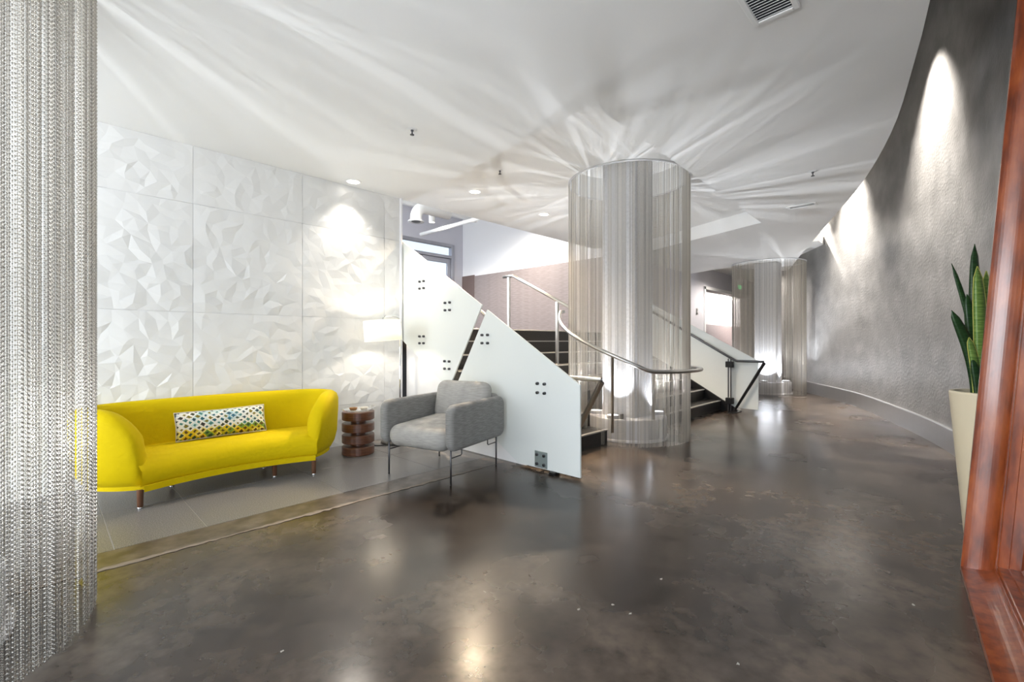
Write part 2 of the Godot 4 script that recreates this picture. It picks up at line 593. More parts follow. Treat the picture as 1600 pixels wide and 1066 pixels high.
func walls() -> void:
	# faceted wall
	var st := begin()
	box(st, Vector3(-4.4, 0, -5.30), Vector3(3.155, CEIL + 0.05, -5.04))
	var w := struct("wall_back", st, mats.white_wall_paint, "white wall of faceted relief panels behind the sofa")
	var cols := [-4.4, -3.936, -2.954, -1.972, -0.99, -0.008, 0.975, 1.957, 2.939, 3.155]
	var rows := [0.0, 0.465, 1.465, 2.465, 3.0]
	var shared := {}
	for i in cols.size() - 1:
		for j in rows.size() - 1:
			var pw: float = cols[i + 1] - cols[i] - 0.002
			var ph: float = rows[j + 1] - rows[j] - 0.002
			var key := "%.3f %.3f %d" % [pw, ph, (i + j) % 2]
			if not shared.has(key):
				shared[key] = facet_panel(pw, ph, 100 + (i + j) % 2 * 17 + roundi(ph * 10))
			var p := put("panel", shared[key], mats.faceted_white_gloss, w)
			p.position = Vector3(cols[i] + 0.001, rows[j] + 0.001, WALL_Z - 0.012)
	# corner strip at the end of the wall
	st = begin()
	box(st, Vector3(3.155, 0, -5.30), Vector3(3.175, CEIL, -4.995), 0.002)
	struct("trim_1", st, mats.white_wall_paint, "slim white end strip of the faceted wall")
	# curved right wall and its base
	var whole := curve_wall()
	var c := whole.filter(func(p): return p.x > 1.15)
	st = begin(true)
	var lo := []
	var hi := []
	var lob := []
	var hib := []
	for i in c.size():
		var d: Vector3 = (c[mini(i + 1, c.size() - 1)] - c[maxi(i - 1, 0)]).normalized()
		var n := Vector3(-d.z, 0, d.x)
		lo.append(c[i])
		hi.append(c[i] + Vector3(0, TOP, 0))
		lob.append(c[i] + n * 0.25)
		hib.append(c[i] + n * 0.25 + Vector3(0, TOP, 0))
	grid(st, [lo, hi])
	grid(st, [hib, lob])
	struct("wall_right", st, mats.metallic_grey_plaster, "long curved wall of mottled grey metallic plaster")
	st = begin()
	var prof := [Vector2(0, 0), Vector2(0.022, 0), Vector2(0.022, 0.245), Vector2(0.016, 0.258), Vector2(0.0, 0.26)]
	var rr := []
	for i in c.size():
		var d: Vector3 = (c[mini(i + 1, c.size() - 1)] - c[maxi(i - 1, 0)]).normalized()
		var n := Vector3(d.z, 0, -d.x)
		var row := []
		for p in prof:
			row.append(c[i] + n * p.x + Vector3(0, p.y, 0))
		rr.append(row)
	grid(st, rr)
	struct("baseboard_right", st, mats.brushed_baseboard, "tall satin grey baseboard along the curved wall")
	# unseen glazing added behind the camera for fill light
	st = begin()
	box(st, Vector3(-4.4, 2.9, 0.72), Vector3(1.25, TOP, 0.95))
	box(st, Vector3(0.95, 0.0, 0.66), Vector3(1.25, 2.9, 0.95))
	box(st, Vector3(-4.4, 0.0, 0.72), Vector3(-4.0, 2.9, 0.95))
	struct("wall_behind_camera", st, mats.metallic_grey_plaster, "grey wall around the added unseen glazing")
	var we := Node3D.new()
	we.name = "added_window_3"
	we.set_meta("kind", "structure")
	add_child(we)
	st = begin()
	for x in [-4.0, -2.8, -1.55, -0.3, 0.9]:
		box(st, Vector3(x, 0.0, 0.78), Vector3(x + 0.05, 2.9, 0.86), 0.004)
	box(st, Vector3(-4.0, 0.0, 0.78), Vector3(0.95, 0.1, 0.86), 0.004)
	box(st, Vector3(-4.0, 2.8, 0.78), Vector3(0.95, 2.9, 0.86), 0.004)
	put("window_frame", st, mats.dark_steel, we)
	for x in [-3.95, -2.75, -1.5, -0.25]:
		st = begin()
		box(st, Vector3(x, 0.1, 0.815), Vector3(x + 1.15, 2.8, 0.825))
		put("pane", st, mats.clear_glass, we)
	# window wall at the near end (unseen; windows added to let the daylight in)
	st = begin()
	box(st, Vector3(-4.6, 0, -5.3), Vector3(-4.3, 0.3, 0.9))
	box(st, Vector3(-4.6, 2.9, -5.3), Vector3(-4.3, TOP, 0.9))
	box(st, Vector3(-4.6, 0.3, -5.3), Vector3(-4.3, 2.9, -4.7))
	box(st, Vector3(-4.6, 0.3, -0.1), Vector3(-4.3, 2.9, 0.9))
	struct("wall_left", st, mats.white_wall_paint, "white end wall around the added unseen windows")
	var wn := Node3D.new()
	wn.name = "added_window_1"
	wn.set_meta("kind", "structure")
	add_child(wn)
	st = begin()
	for z in [-4.7, -3.2, -1.65, -0.15]:
		box(st, Vector3(-4.5, 0.3, z), Vector3(-4.4, 2.9, z + 0.05), 0.004)
	put("window_frame", st, mats.dark_steel, wn)
	for z in [-4.65, -3.15, -1.6]:
		st = begin()
		box(st, Vector3(-4.455, 0.3, z), Vector3(-4.445, 2.9, z + 1.45))
		put("pane", st, mats.clear_glass, wn)
	# lavender wall beyond the stairs with its opening
	st = begin()
	box(st, Vector3(8.5, 0, -5.3), Vector3(13.1, 3.4, -5.06))
	box(st, Vector3(13.1, 2.71, -5.3), Vector3(17.0, 3.4, -5.06))
	box(st, Vector3(17.0, 0, -5.3), Vector3(23.0, 3.4, -5.06))
	struct("wall_stair_side", st, mats.lavender_grey_paint, "pale lavender grey wall beyond the stairs")
	st = begin()
	box(st, Vector3(13.02, 0, -5.32), Vector3(13.12, 2.75, -5.03), 0.004)
	box(st, Vector3(13.02, 2.67, -5.32), Vector3(17.05, 2.76, -5.03), 0.004)
	box(st, Vector3(16.95, 0, -5.32), Vector3(17.05, 2.75, -5.03), 0.004)
	struct("trim_2", st, mats.white_wall_paint, "white casing round the hall opening")
	st = begin()
	box(st, Vector3(17.5, 0, -5.3), Vector3(17.7, TOP, 0.0))
	struct("wall_far", st, mats.white_wall_paint, "white wall closing the far end")

func ceilings() -> void:
	var edge := along([Vector3(13.2, 0, -3.0), Vector3(12.1, 0, -2.63), Vector3(11.157, 0, -2.321), Vector3(9.056, 0, -1.606), Vector3(7.68, 0, -1.138), Vector3(6.708, 0, -0.808), Vector3(5.774, 0, -0.542), Vector3(4.873, 0, -0.334), Vector3(4.026, 0, -0.195), Vector3(3.261, 0, -0.086), Vector3(2.2, 0, 0.02), Vector3(0, 0, 0.1), Vector3(-4.3, 0, 0.16)], 60)
	var poly := PackedVector2Array()
	for p in [[-4.3, -5.2], [3.15, -5.2], [3.20, -5.06], [3.25, -5.02], [3.285, -4.96], [3.295, -4.88], [2.912, -1.97], [7.615, -2.088], [8.79, -5.2], [12.15, -5.2], [11.62, -3.80], [11.40, -3.20], [13.2, -3.2]]:
		poly.append(Vector2(p[0], p[1]))
	for p in edge:
		poly.append(Vector2(p.x, p.z))
	var st := begin()
	prism(st, poly, CEIL, CEIL + 0.30)
	struct("ceiling", st, mats.white_ceiling_paint, "smooth white floating ceiling with a long curved edge")
	st = begin()
	var hole := PackedVector2Array()
	for i in 64:
		hole.append(Vector2(COLUMN.x + cos(TAU * i / 64) * 0.73, COLUMN.z + sin(TAU * i / 64) * 0.73))
	for half in [[2.7, COLUMN.x], [COLUMN.x, 8.9]]:
		for piece in Geometry2D.clip_polygons(PackedVector2Array([Vector2(half[0], -5.62), Vector2(half[1], -5.62), Vector2(half[1], -1.8), Vector2(half[0], -1.8)]), hole):
			prism(st, piece, CEIL2, CEIL2 + 0.30)
	box(st, Vector3(4.2, CEIL2 + 0.30, -4.0), Vector3(6.2, CEIL2 + 0.5, -2.0))
	struct("ceiling_stair", st, mats.white_ceiling_paint, "raised white ceiling over the stairs with a round pocket for the chain curtain")
	st = begin()
	box(st, Vector3(11.2, CEIL2 + 0.05, -5.3), Vector3(17.6, CEIL2 + 0.25, -2.0))
	struct("ceiling_far", st, mats.white_ceiling_paint, "raised white ceiling beyond the far column")
	st = begin()
	box(st, Vector3(-4.6, TOP, -5.4), Vector3(17.8, TOP + 0.2, 1.4))
	struct("ceiling_slot", st, mats.dark_plenum, "dark soffit high above the light slot")
	st = begin()
	box(st, Vector3(-4.6, CEIL + 0.3, -5.35), Vector3(17.8, TOP, -5.30))
	struct("wall_plenum", st, mats.dark_plenum, "dark back of the space above the ceiling")

func upper_room() -> void:
	var st := begin()
	box(st, Vector3(2.0, LAND - 0.3, -10.4), Vector3(8.5, LAND, -5.31))
	box(st, Vector3(STAIR_A, 0.0, -5.31), Vector3(STAIR_B, LAND, STAIR_Z - RUN * 7))
	struct("floor_landing", st, mats.charcoal_stone, "charcoal upper floor at the head of the stairs")
	st = begin()
	box(st, Vector3(8.5, 0, -10.4), Vector3(8.75, 5.0, -5.06))
	var w := struct("wall_landing_side", st, mats.white_wall_paint, "white wall above a taupe wallcovering beside the landing")
	st = begin()
	box(st, Vector3(8.485, LAND, -9.68), Vector3(8.5, 3.03, -5.06), 0.002)
	put("wallcovering_panel", st, mats.taupe_wallcovering, w)
	st = begin()
	box(st, Vector3(8.47, LAND, -10.2), Vector3(8.5, 3.06, -9.68), 0.002)
	put("wallcovering_panel", st, mats.dark_taupe, w)
	# lower stair flank below the landing
	st = begin()
	box(st, Vector3(STAIR_B, 0, -5.31), Vector3(8.5, LAND, -5.06))
	put("stair_flank", st, mats.white_wall_paint, w)
	# door wall
	st = begin()
	box(st, Vector3(1.8, LAND, -10.4), Vector3(6.05, 5.0, -10.2))
	box(st, Vector3(8.16, LAND, -10.4), Vector3(8.5, 5.0, -10.2))
	box(st, Vector3(6.05, 3.92, -10.4), Vector3(8.16, 5.0, -10.2))
	struct("wall_landing_back", st, mats.lavender_grey_paint, "pale grey wall with the glazed doors")
	st = begin()
	box(st, Vector3(1.8, LAND, -10.4), Vector3(2.0, LAND + 0.5, -5.3))
	box(st, Vector3(1.8, LAND + 3.0, -10.4), Vector3(2.0, 5.0, -5.3))
	box(st, Vector3(1.8, LAND + 0.5, -10.4), Vector3(2.0, LAND + 3.0, -9.7))
	box(st, Vector3(1.8, LAND + 0.5, -5.9), Vector3(2.0, LAND + 3.0, -5.3))
	struct("wall_landing_added_window", st, mats.white_wall_paint, "white wall around the added unseen upper window")
	var wn := Node3D.new()
	wn.name = "added_window_2"  # window added out of view to light the landing
	wn.set_meta("kind", "structure")
	add_child(wn)
	for z in [-9.7, -8.4, -7.15]:
		st = begin()
		box(st, Vector3(1.895, LAND + 0.5, z), Vector3(1.905, LAND + 3.0, z + 1.25))
		put("pane", st, mats.clear_glass, wn)
	# glazed double door with transom
	var d := Node3D.new()
	d.name = "door_1"
	d.set_meta("kind", "structure")
	d.set_meta("label", "grey framed glazed double door with transom on the landing")
	add_child(d)
	var alu := mat("door_aluminium", rgb(165, 165, 172), 0.4, 0.5)
	st = begin()
	box(st, Vector3(6.05, LAND, -10.3), Vector3(6.15, 3.92, -10.16), 0.004)
	box(st, Vector3(8.06, LAND, -10.3), Vector3(8.16, 3.92, -10.16), 0.004)
	box(st, Vector3(6.15, 3.84, -10.3), Vector3(8.06, 3.92, -10.16), 0.004)
	box(st, Vector3(6.15, 3.52, -10.3), Vector3(8.06, 3.60, -10.16), 0.004)
	put("door_frame", st, alu, d)
	st = begin()
	box(st, Vector3(6.15, 3.60, -10.24), Vector3(8.06, 3.84, -10.23))
	put("transom_pane", st, mats.clear_glass, d)
	for x in [6.16, 7.115]:
		st = begin()
		box(st, Vector3(x, LAND + 0.01, -10.27), Vector3(x + 0.11, 3.515, -10.21), 0.004)
		box(st, Vector3(x + 0.83, LAND + 0.01, -10.27), Vector3(x + 0.94, 3.515, -10.21), 0.004)
		box(st, Vector3(x + 0.11, 3.39, -10.27), Vector3(x + 0.83, 3.515, -10.21), 0.004)
		box(st, Vector3(x + 0.11, LAND + 0.01, -10.27), Vector3(x + 0.83, LAND + 0.25, -10.21), 0.004)
		var leaf := put("door_leaf", st, alu, d)
		st = begin()
		box(st, Vector3(x + 0.11, LAND + 0.25, -10.245), Vector3(x + 0.83, 3.39, -10.235))
		put("pane", st, mats.clear_glass, leaf)
		st = begin(true)
		var hx: float = x + (0.9 if x < 7 else 0.04)
		tube(st, [Vector3(hx, LAND + 0.8, -10.17), Vector3(hx, LAND + 1.2, -10.17)], 0.012)
		put("handle", st, mats.stainless, leaf)
	# open ceiling: deck, beams, duct, pipe
	st = begin()
	box(st, Vector3(1.8, 4.75, -10.4), Vector3(8.75, 5.0, -5.4))
	var deck := struct("ceiling_landing", st, mats.white_ceiling_paint, "open white painted ceiling with beams over the landing")
	for z in [-6.4, -7.2, -8.0, -8.8, -9.6]:
		st = begin()
		box(st, Vector3(2.0, 4.53, z - 0.05), Vector3(8.5, 4.75, z + 0.05), 0.006)
		put("joist", st, mats.white_ceiling_paint, deck)
	st = begin()
	box(st, Vector3(2.0, CEIL2, -5.68), Vector3(8.5, 4.75, -5.60))
	put("bulkhead", st, mats.white_ceiling_paint, deck)
	var duct := thing("air_duct", "white round elbow duct hanging above the landing", "duct", Vector3(5.41, 0, -8.0))
	st = begin(true)
	var pts := [Vector3(0, 3.68, 0), Vector3(0, 3.74, 0)]
	for i in 9:
		var a := PI / 2 * i / 8
		pts.append(Vector3(0.24 - 0.24 * cos(a), 3.76 + 0.24 * sin(a), 0))
	pts.append(Vector3(0.85, 4.0, 0))
	tube(st, pts, 0.12, 20)
	put("pipe", st, mats.white_ceiling_paint, duct)
	st = begin(true)
	lathe(st, [Vector2(0.115, 3.69), Vector2(0.165, 3.67), Vector2(0.165, 3.685), Vector2(0.12, 3.71)], Vector3.ZERO, 24)
	put("collar", st, mats.white_wall_paint, duct)
	st = begin(true)
	lathe(st, [Vector2(0.0, 3.675), Vector2(0.1, 3.675)], Vector3.ZERO, 20)
	put("grille", st, mats.dark_steel, duct)
	st = begin(true)
	tube(st, [Vector3(6.5, 3.82, -9.4), Vector3(6.5, 3.82, -6.2)], 0.045, 12)
	tag(put("sprinkler_pipe", st, mats.white_ceiling_paint), "straight white pipe hanging under the open ceiling", "pipe")
	for p in [[6.17, -8.5, 3.89], [4.6, -7.4, 3.95], [7.4, -7.2, 3.95]]:  # the first hangs by the duct; the other two are added to brighten the landing
		var can := thing("cylinder_light", ["white cylinder spotlight beside the white elbow duct", "added white cylinder spotlight above the middle of the landing", "added white cylinder spotlight nearest the taupe landing wall"][[6.17, 4.6, 7.4].find(p[0])], "light", Vector3(p[0], p[2], p[1]), 0, "cylinder spotlights over the landing")
		st = begin(true)
		lathe(st, [Vector2(0.055, 0.012), Vector2(0.065, 0.0), Vector2(0.07, 0.01), Vector2(0.07, 0.23), Vector2(0.0, 0.235)], Vector3.ZERO, 20)
		put("housing", st, mats.white_ceiling_paint, can)
		st = begin(true)
		lathe(st, [Vector2(0.0, 0.008), Vector2(0.056, 0.008)], Vector3.ZERO, 20)
		put("lens", st, glow("can_glow", NEUTRAL, 3.0), can)
		st = begin(true)
		tube(st, [Vector3(0, 0.23, 0), Vector3(0, 4.525 - p[2], 0)], 0.012)
		put("stem", st, mats.white_ceiling_paint, can)
		spot(can, Vector3(0, -0.01, 0), Vector3(0.25, -1, 0), 5.0, 82.0, NEUTRAL, 0.05, 1.0)

func hall() -> void:
	var st := begin()
	box(st, Vector3(12.0, 0, -6.5), Vector3(23.0, 3.4, -6.3))
	var w := struct("wall_hall_back", st, mats.white_wall_paint, "white hall wall with a grey lower half")
	st = begin()
	box(st, Vector3(12.0, 0, -6.3), Vector3(23.0, 1.79, -6.285), 0.002)
	put("lower_panel", st, mats.taupe_wallcovering, w)
	st = begin()
	box(st, Vector3(11.8, 0, -6.5), Vector3(12.0, 3.4, -5.06))
	box(st, Vector3(23.0, 0, -6.5), Vector3(23.2, 3.4, -5.06))
	struct("wall_hall_end", st, mats.white_wall_paint, "white end walls of the hall")
	st = begin()
	box(st, Vector3(11.8, -0.25, -6.5), Vector3(23.2, 0.0, -5.3))
	struct("floor_hall", st, mats.stained_concrete, "dark hall floor beyond the opening")
	st = begin()
	box(st, Vector3(11.8, 3.28, -6.5), Vector3(23.2, 3.5, -5.3))
	struct("ceiling_hall", st, mats.white_ceiling_paint, "white ceiling of the hall")
	var l := thing("ceiling_light", "round warm ceiling light in the hall beyond the opening", "light", Vector3(18.3, 3.28, -5.9))
	st = begin(true)
	lathe(st, [Vector2(0.0, -0.05), Vector2(0.15, -0.045), Vector2(0.19, -0.02)], Vector3.ZERO, 28)
	put("diffuser", st, glow("hall_glow", WARM, 3.0), l)
	st = begin(true)
	lathe(st, [Vector2(0.19, -0.03), Vector2(0.21, -0.02), Vector2(0.21, 0.0)], Vector3.ZERO, 28)
	put("rim", st, mats.white_ceiling_paint, l)
	spot(l, Vector3(0, -0.06, 0), Vector3.DOWN, 8.0, 85.0, NEUTRAL, 0.15)
	var s := thing("wall_sconce", "small bright sconce on the hall wall", "light", Vector3(18.9, 3.0, -6.3))
	st = begin()
	box(st, Vector3(-0.06, -0.12, 0), Vector3(0.06, 0.12, 0.03), 0.006)
	put("back_plate", st, mats.stainless, s)
	st = begin(true)
	lathe(st, [Vector2(0.0, -0.11), Vector2(0.06, -0.10), Vector2(0.065, 0.10), Vector2(0.0, 0.11)], Vector3(0, 0, 0.1), 20)
	put("shade", st, glow("sconce_glow", NEUTRAL, 4.0), s)
	omni(s, Vector3(0, 0, 0.1), 3.5, NEUTRAL, 0.05)

# ---------------------------------------------------------------- stairs
func stairs() -> void:
	var root := thing("staircase", "wide charcoal stone stairs rising behind the chain curtain", "stairs")
	var ring := PackedVector2Array()
	for i in 40:
		ring.append(Vector2(COLUMN.x + cos(TAU * i / 40) * 0.62, COLUMN.z + sin(TAU * i / 40) * 0.62))
	for k in range(1, 8):
		var z1 := STAIR_Z - RUN * (k - 1)
		var z0 := z1 - RUN
		var rect := PackedVector2Array([Vector2(STAIR_A, z0), Vector2(STAIR_B, z0), Vector2(STAIR_B, z1), Vector2(STAIR_A, z1)])
		var nose := PackedVector2Array([Vector2(STAIR_A, z1 - 0.03), Vector2(STAIR_B, z1 - 0.03), Vector2(STAIR_B, z1 + 0.012), Vector2(STAIR_A, z1 + 0.012)])
		var last: MeshInstance3D
		for piece in Geometry2D.clip_polygons(rect, ring):
			var st := begin()
			prism(st, piece, 0.0, RISE * k - 0.003)
			last = put("step", st, mats.charcoal_stone, root)
		for piece in Geometry2D.clip_polygons(nose, ring):
			var st := begin()
			prism(st, piece, RISE * k - 0.014, RISE * k)
			put("nosing", st, mats.nosing_metal, last)
	var st2 := begin()
	box(st2, Vector3(STAIR_A, LAND - 0.014, STAIR_Z - RUN * 7 - 0.03), Vector3(STAIR_B, LAND + 0.002, STAIR_Z - RUN * 7 + 0.012), 0.002)
	put("nosing", st2, mats.nosing_metal, root)
	# white flank wall below the near panels
	st2 = begin()
	slab_x(st2, PackedVector2Array([Vector2(-5.02, 0.0), Vector2(-5.02, 1.205), Vector2(-3.02, 0.015), Vector2(-2.95, 0.0)]), STAIR_A - 0.05, STAIR_A)
	put("flank_wall", st2, mat("flank_white", rgb(238, 238, 238), 0.3), root)
	st2 = begin()
	box(st2, Vector3(STAIR_A - 0.02, 0, -3.05), Vector3(STAIR_A, 0.05, -2.35), 0.004)
	put("floor_channel", st2, mats.black_metal, root)
	# dark stringer under the far panel
	st2 = begin()
	slab_x(st2, PackedVector2Array([Vector2(-5.05, 0.0), Vector2(-5.05, 1.40), Vector2(-3.465, 0.53), Vector2(-2.68, 0.075), Vector2(-2.60, 0.0)]), STAIR_B + 0.002, STAIR_B + 0.035)
	put("stringer", st2, mats.black_metal, root)
	st2 = begin()
	box(st2, Vector3(7.9, 0.0, -2.70), Vector3(8.3, 0.012, -2.58), 0.003)
	put("floor_plate", st2, mats.black_metal, root)

# ---------------------------------------------------------------- columns and chain curtains
func strand_mesh(height: float) -> Mesh:
	# a flat-link chain: each link a small flattened lozenge, turned a quarter from the last
	var st := begin()
	var pitch := 0.0085
	var n := int(height / pitch)
	for i in n:
		var y := i * pitch + pitch / 2
		var a := Vector3(0.0035, 0, 0) if i % 2 == 0 else Vector3(0, 0, 0.0035)
		var b := Vector3(0, 0, 0.0015) if i % 2 == 0 else Vector3(0.0015, 0, 0)
		var t := Vector3(0, y + pitch * 0.62, 0)
		var l := Vector3(0, y - pitch * 0.62, 0)
		var m := Vector3(0, y, 0)
		var q := [m + a, m + b, m - a, m - b]
		for k in 4:
			var p0: Vector3 = q[k]
			var p1: Vector3 = q[(k + 1) % 4]
			tri(st, p0, p1, t, (p0 + p1) / 2 - m)
			tri(st, p0, p1, l, (p0 + p1) / 2 - m)
	return done(st)

func curtain(called_for: String, at: Vector3, r: float, height: float, gaps: Array, count: int, sd: int, shared: Mesh) -> Node3D:
	var root := thing("chain_curtain", called_for, "chain curtain", at, 0, "chain curtains round the columns")
	var rng := RandomNumberGenerator.new()
	rng.seed = sd
	var fn := FastNoiseLite.new()
	fn.seed = sd
	fn.frequency = 0.12
	var tints := []
	var places := []
	for i in count:
		var t := TAU * (i + rng.randf_range(-0.3, 0.3)) / count
		var skip := false
		for g in gaps:
			if absf(angle_difference(t, g[0])) < g[1]:
				skip = true
		var thin := fn.get_noise_1d(t * 60.0)
		if skip or rng.randf() < 0.06 + 0.9 * clampf(thin - 0.18, 0.0, 0.5):
			continue
		var b := Basis(Vector3.UP, rng.randf_range(0, TAU)).scaled(Vector3(1, (height - 0.03) / 3.0, 1))
		var rr := r + rng.randf_range(-0.004, 0.004)
		var shade := clampf(0.82 + fn.get_noise_1d(t * 140.0 + 900.0) * 0.55 + rng.randf_range(-0.12, 0.12), 0.45, 1.0)
		tints.append(Color(shade, shade, shade))
		places.append(Transform3D(b, Vector3(cos(t) * rr, 0.008 + rng.randf_range(0, 0.012), sin(t) * rr)))
	var mm := MultiMesh.new()
	mm.transform_format = MultiMesh.TRANSFORM_3D
	mm.use_colors = true
	mm.mesh = shared
	mm.instance_count = places.size()
	for i in places.size():
		mm.set_instance_transform(i, places[i])
		mm.set_instance_color(i, tints[i])
	var o := MultiMeshInstance3D.new()
	o.name = "chains"
	o.multimesh = mm
	o.material_override = mats.aluminium_chain
	o.set_meta("kind", "stuff")
	root.add_child(o)
	var st := begin(true)
	var prof := [Vector2(r + 0.012, height - 0.014), Vector2(r + 0.012, height), Vector2(r - 0.012, height), Vector2(r - 0.012, height - 0.014), Vector2(r + 0.012, height - 0.014)]
	lathe(st, prof, Vector3.ZERO, 64)
	put("track", st, mats.track_aluminium, root)
	return root

func column(label: String, at: Vector3, height: float) -> Node3D:
	var root := thing("column", label, "column", at, 0, "columns inside the chain curtains")
	var st := begin()
	box(st, Vector3(-0.23, 0.0, -0.23), Vector3(0.23, height, 0.23), 0.008)
	put("shaft", st, mats.painted_concrete, root)
	st = begin(true)
	lathe(st, [Vector2(0.475, 0.0), Vector2(0.475, 0.255), Vector2(0.468, 0.265), Vector2(0.0, 0.265)], Vector3.ZERO, 56)
	var p := put("plinth", st, mats.plinth_white, root)
	st = begin(true)
	lathe(st, [Vector2(0.50, 0.0), Vector2(0.50, 0.025), Vector2(0.475, 0.03)], Vector3.ZERO, 56)
	put("plinth_foot", st, mats.plinth_white, p)
	return root

func uplight(label: String, at: Vector3, towards: Vector3, energy: float, group: String, angle := 60.0) -> void:
	var u := thing("uplight", label, "light", at, 0, group)
	var st := begin(true)
	lathe(st, [Vector2(0.075, 0.0), Vector2(0.08, 0.01), Vector2(0.08, 0.035), Vector2(0.072, 0.042), Vector2(0.062, 0.036)], Vector3.ZERO, 28)
	put("housing", st, mats.plinth_white, u)
	st = begin(true)
	lathe(st, [Vector2(0.064, 0.036), Vector2(0.0, 0.037)], Vector3.ZERO, 24)
	put("lens", st, glow("uplight_glow", Color(0.95, 0.97, 1.0), 4.0), u)
	spot(u, Vector3(0, 0.05, 0), towards, energy, angle, Color(0.95, 0.97, 1.0), 0.012, 0.6)

func columns() -> void:
	var shared := strand_mesh(3.0)
	curtain("silver chain curtain hanging round the middle column by the stairs", COLUMN, 0.745, CEIL2, [[2.62, 0.02], [2.5, 0.012], [2.95, 0.02], [3.25, 0.025], [3.5, 0.03], [3.8, 0.03], [0.35, 0.03], [0.62, 0.035], [0.95, 0.02], [4.6, 0.03], [5.4, 0.03]], 860, 1, shared)
	curtain("large silver chain curtain in the left foreground", NEAR_COLUMN, 0.75, CEIL, [[0.4, 0.03], [0.9, 0.02], [5.9, 0.03], [5.4, 0.02]], 800, 2, shared)
	curtain("silver chain curtain round the farthest column by the curved wall", FAR_COLUMN, 0.75, CEIL, [[0.5, 0.03], [0.9, 0.04], [2.5, 0.03], [1.3, 0.02]], 860, 3, shared)
	column("square white column on a round plinth by the stairs", COLUMN, CEIL2 + 0.3)
	column("square white column hidden behind the foreground chain curtain", NEAR_COLUMN, CEIL)
	column("square white column on a round plinth at the far end", FAR_COLUMN, CEIL)
	uplight("round uplight on the plinth's left of the middle column", COLUMN + Vector3(-0.38, 0.265, 0.02), Vector3(-0.12, 1, 0), 1.3, "uplights on the plinths", 48.0)
	uplight("added uplight on the stair side of the middle plinth", COLUMN + Vector3(-0.2, 0.265, -0.34), Vector3(-0.1, 1, -0.15), 1.8, "uplights on the plinths")  # extra lamp added to keep up the streaks on the left of the ceiling
	uplight("uplight on the right side of the middle plinth", COLUMN + Vector3(0.27, 0.265, 0.28), Vector3(0, 1, 0.05), 1.5, "uplights on the plinths")
	uplight("uplight at the back of the middle plinth", COLUMN + Vector3(0.38, 0.265, -0.1), Vector3(0.1, 1, 0), 2.4, "uplights on the plinths")
	uplight("uplight seen bluish white through the foreground chain curtain", NEAR_COLUMN + Vector3(0.1, 0.265, 0.36), Vector3(0, 1, -0.06), 1.5, "uplights on the plinths")
	uplight("uplight behind the column of the foreground curtain", NEAR_COLUMN + Vector3(0.36, 0.265, -0.05), Vector3(-0.06, 1, 0), 1.5, "uplights on the plinths")
	uplight("uplight on the farthest plinth facing the hall", FAR_COLUMN + Vector3(-0.38, 0.265, 0.02), Vector3(-0.05, 1, 0), 2.4, "uplights on the plinths")
	uplight("uplight on the farthest plinth facing the curved wall", FAR_COLUMN + Vector3(0.05, 0.265, 0.36), Vector3(0, 1, -0.06), 2.2, "uplights on the plinths")
	var st := begin()
	box(st, Vector3(-0.02, 0, -0.015), Vector3(0.02, 0.06, 0.015), 0.004)
	var o := put("junction_box", st, mats.black_metal)
	o.position = COLUMN + Vector3(-0.36, 0.265, 0.13)
	tag(o, "small black junction box beside the uplight on the middle plinth", "box")

# ---------------------------------------------------------------- handrails
func around(a: float, r: float, y: float) -> Vector3:   # a in degrees from the side facing the camera, positive to the left
	var f := Vector3(-0.7186, 0, 0.695)
	var l := Vector3(-0.695, 0, -0.7186)
	return COLUMN + (f * cos(deg_to_rad(a)) + l * sin(deg_to_rad(a))) * r + Vector3(0, y, 0)

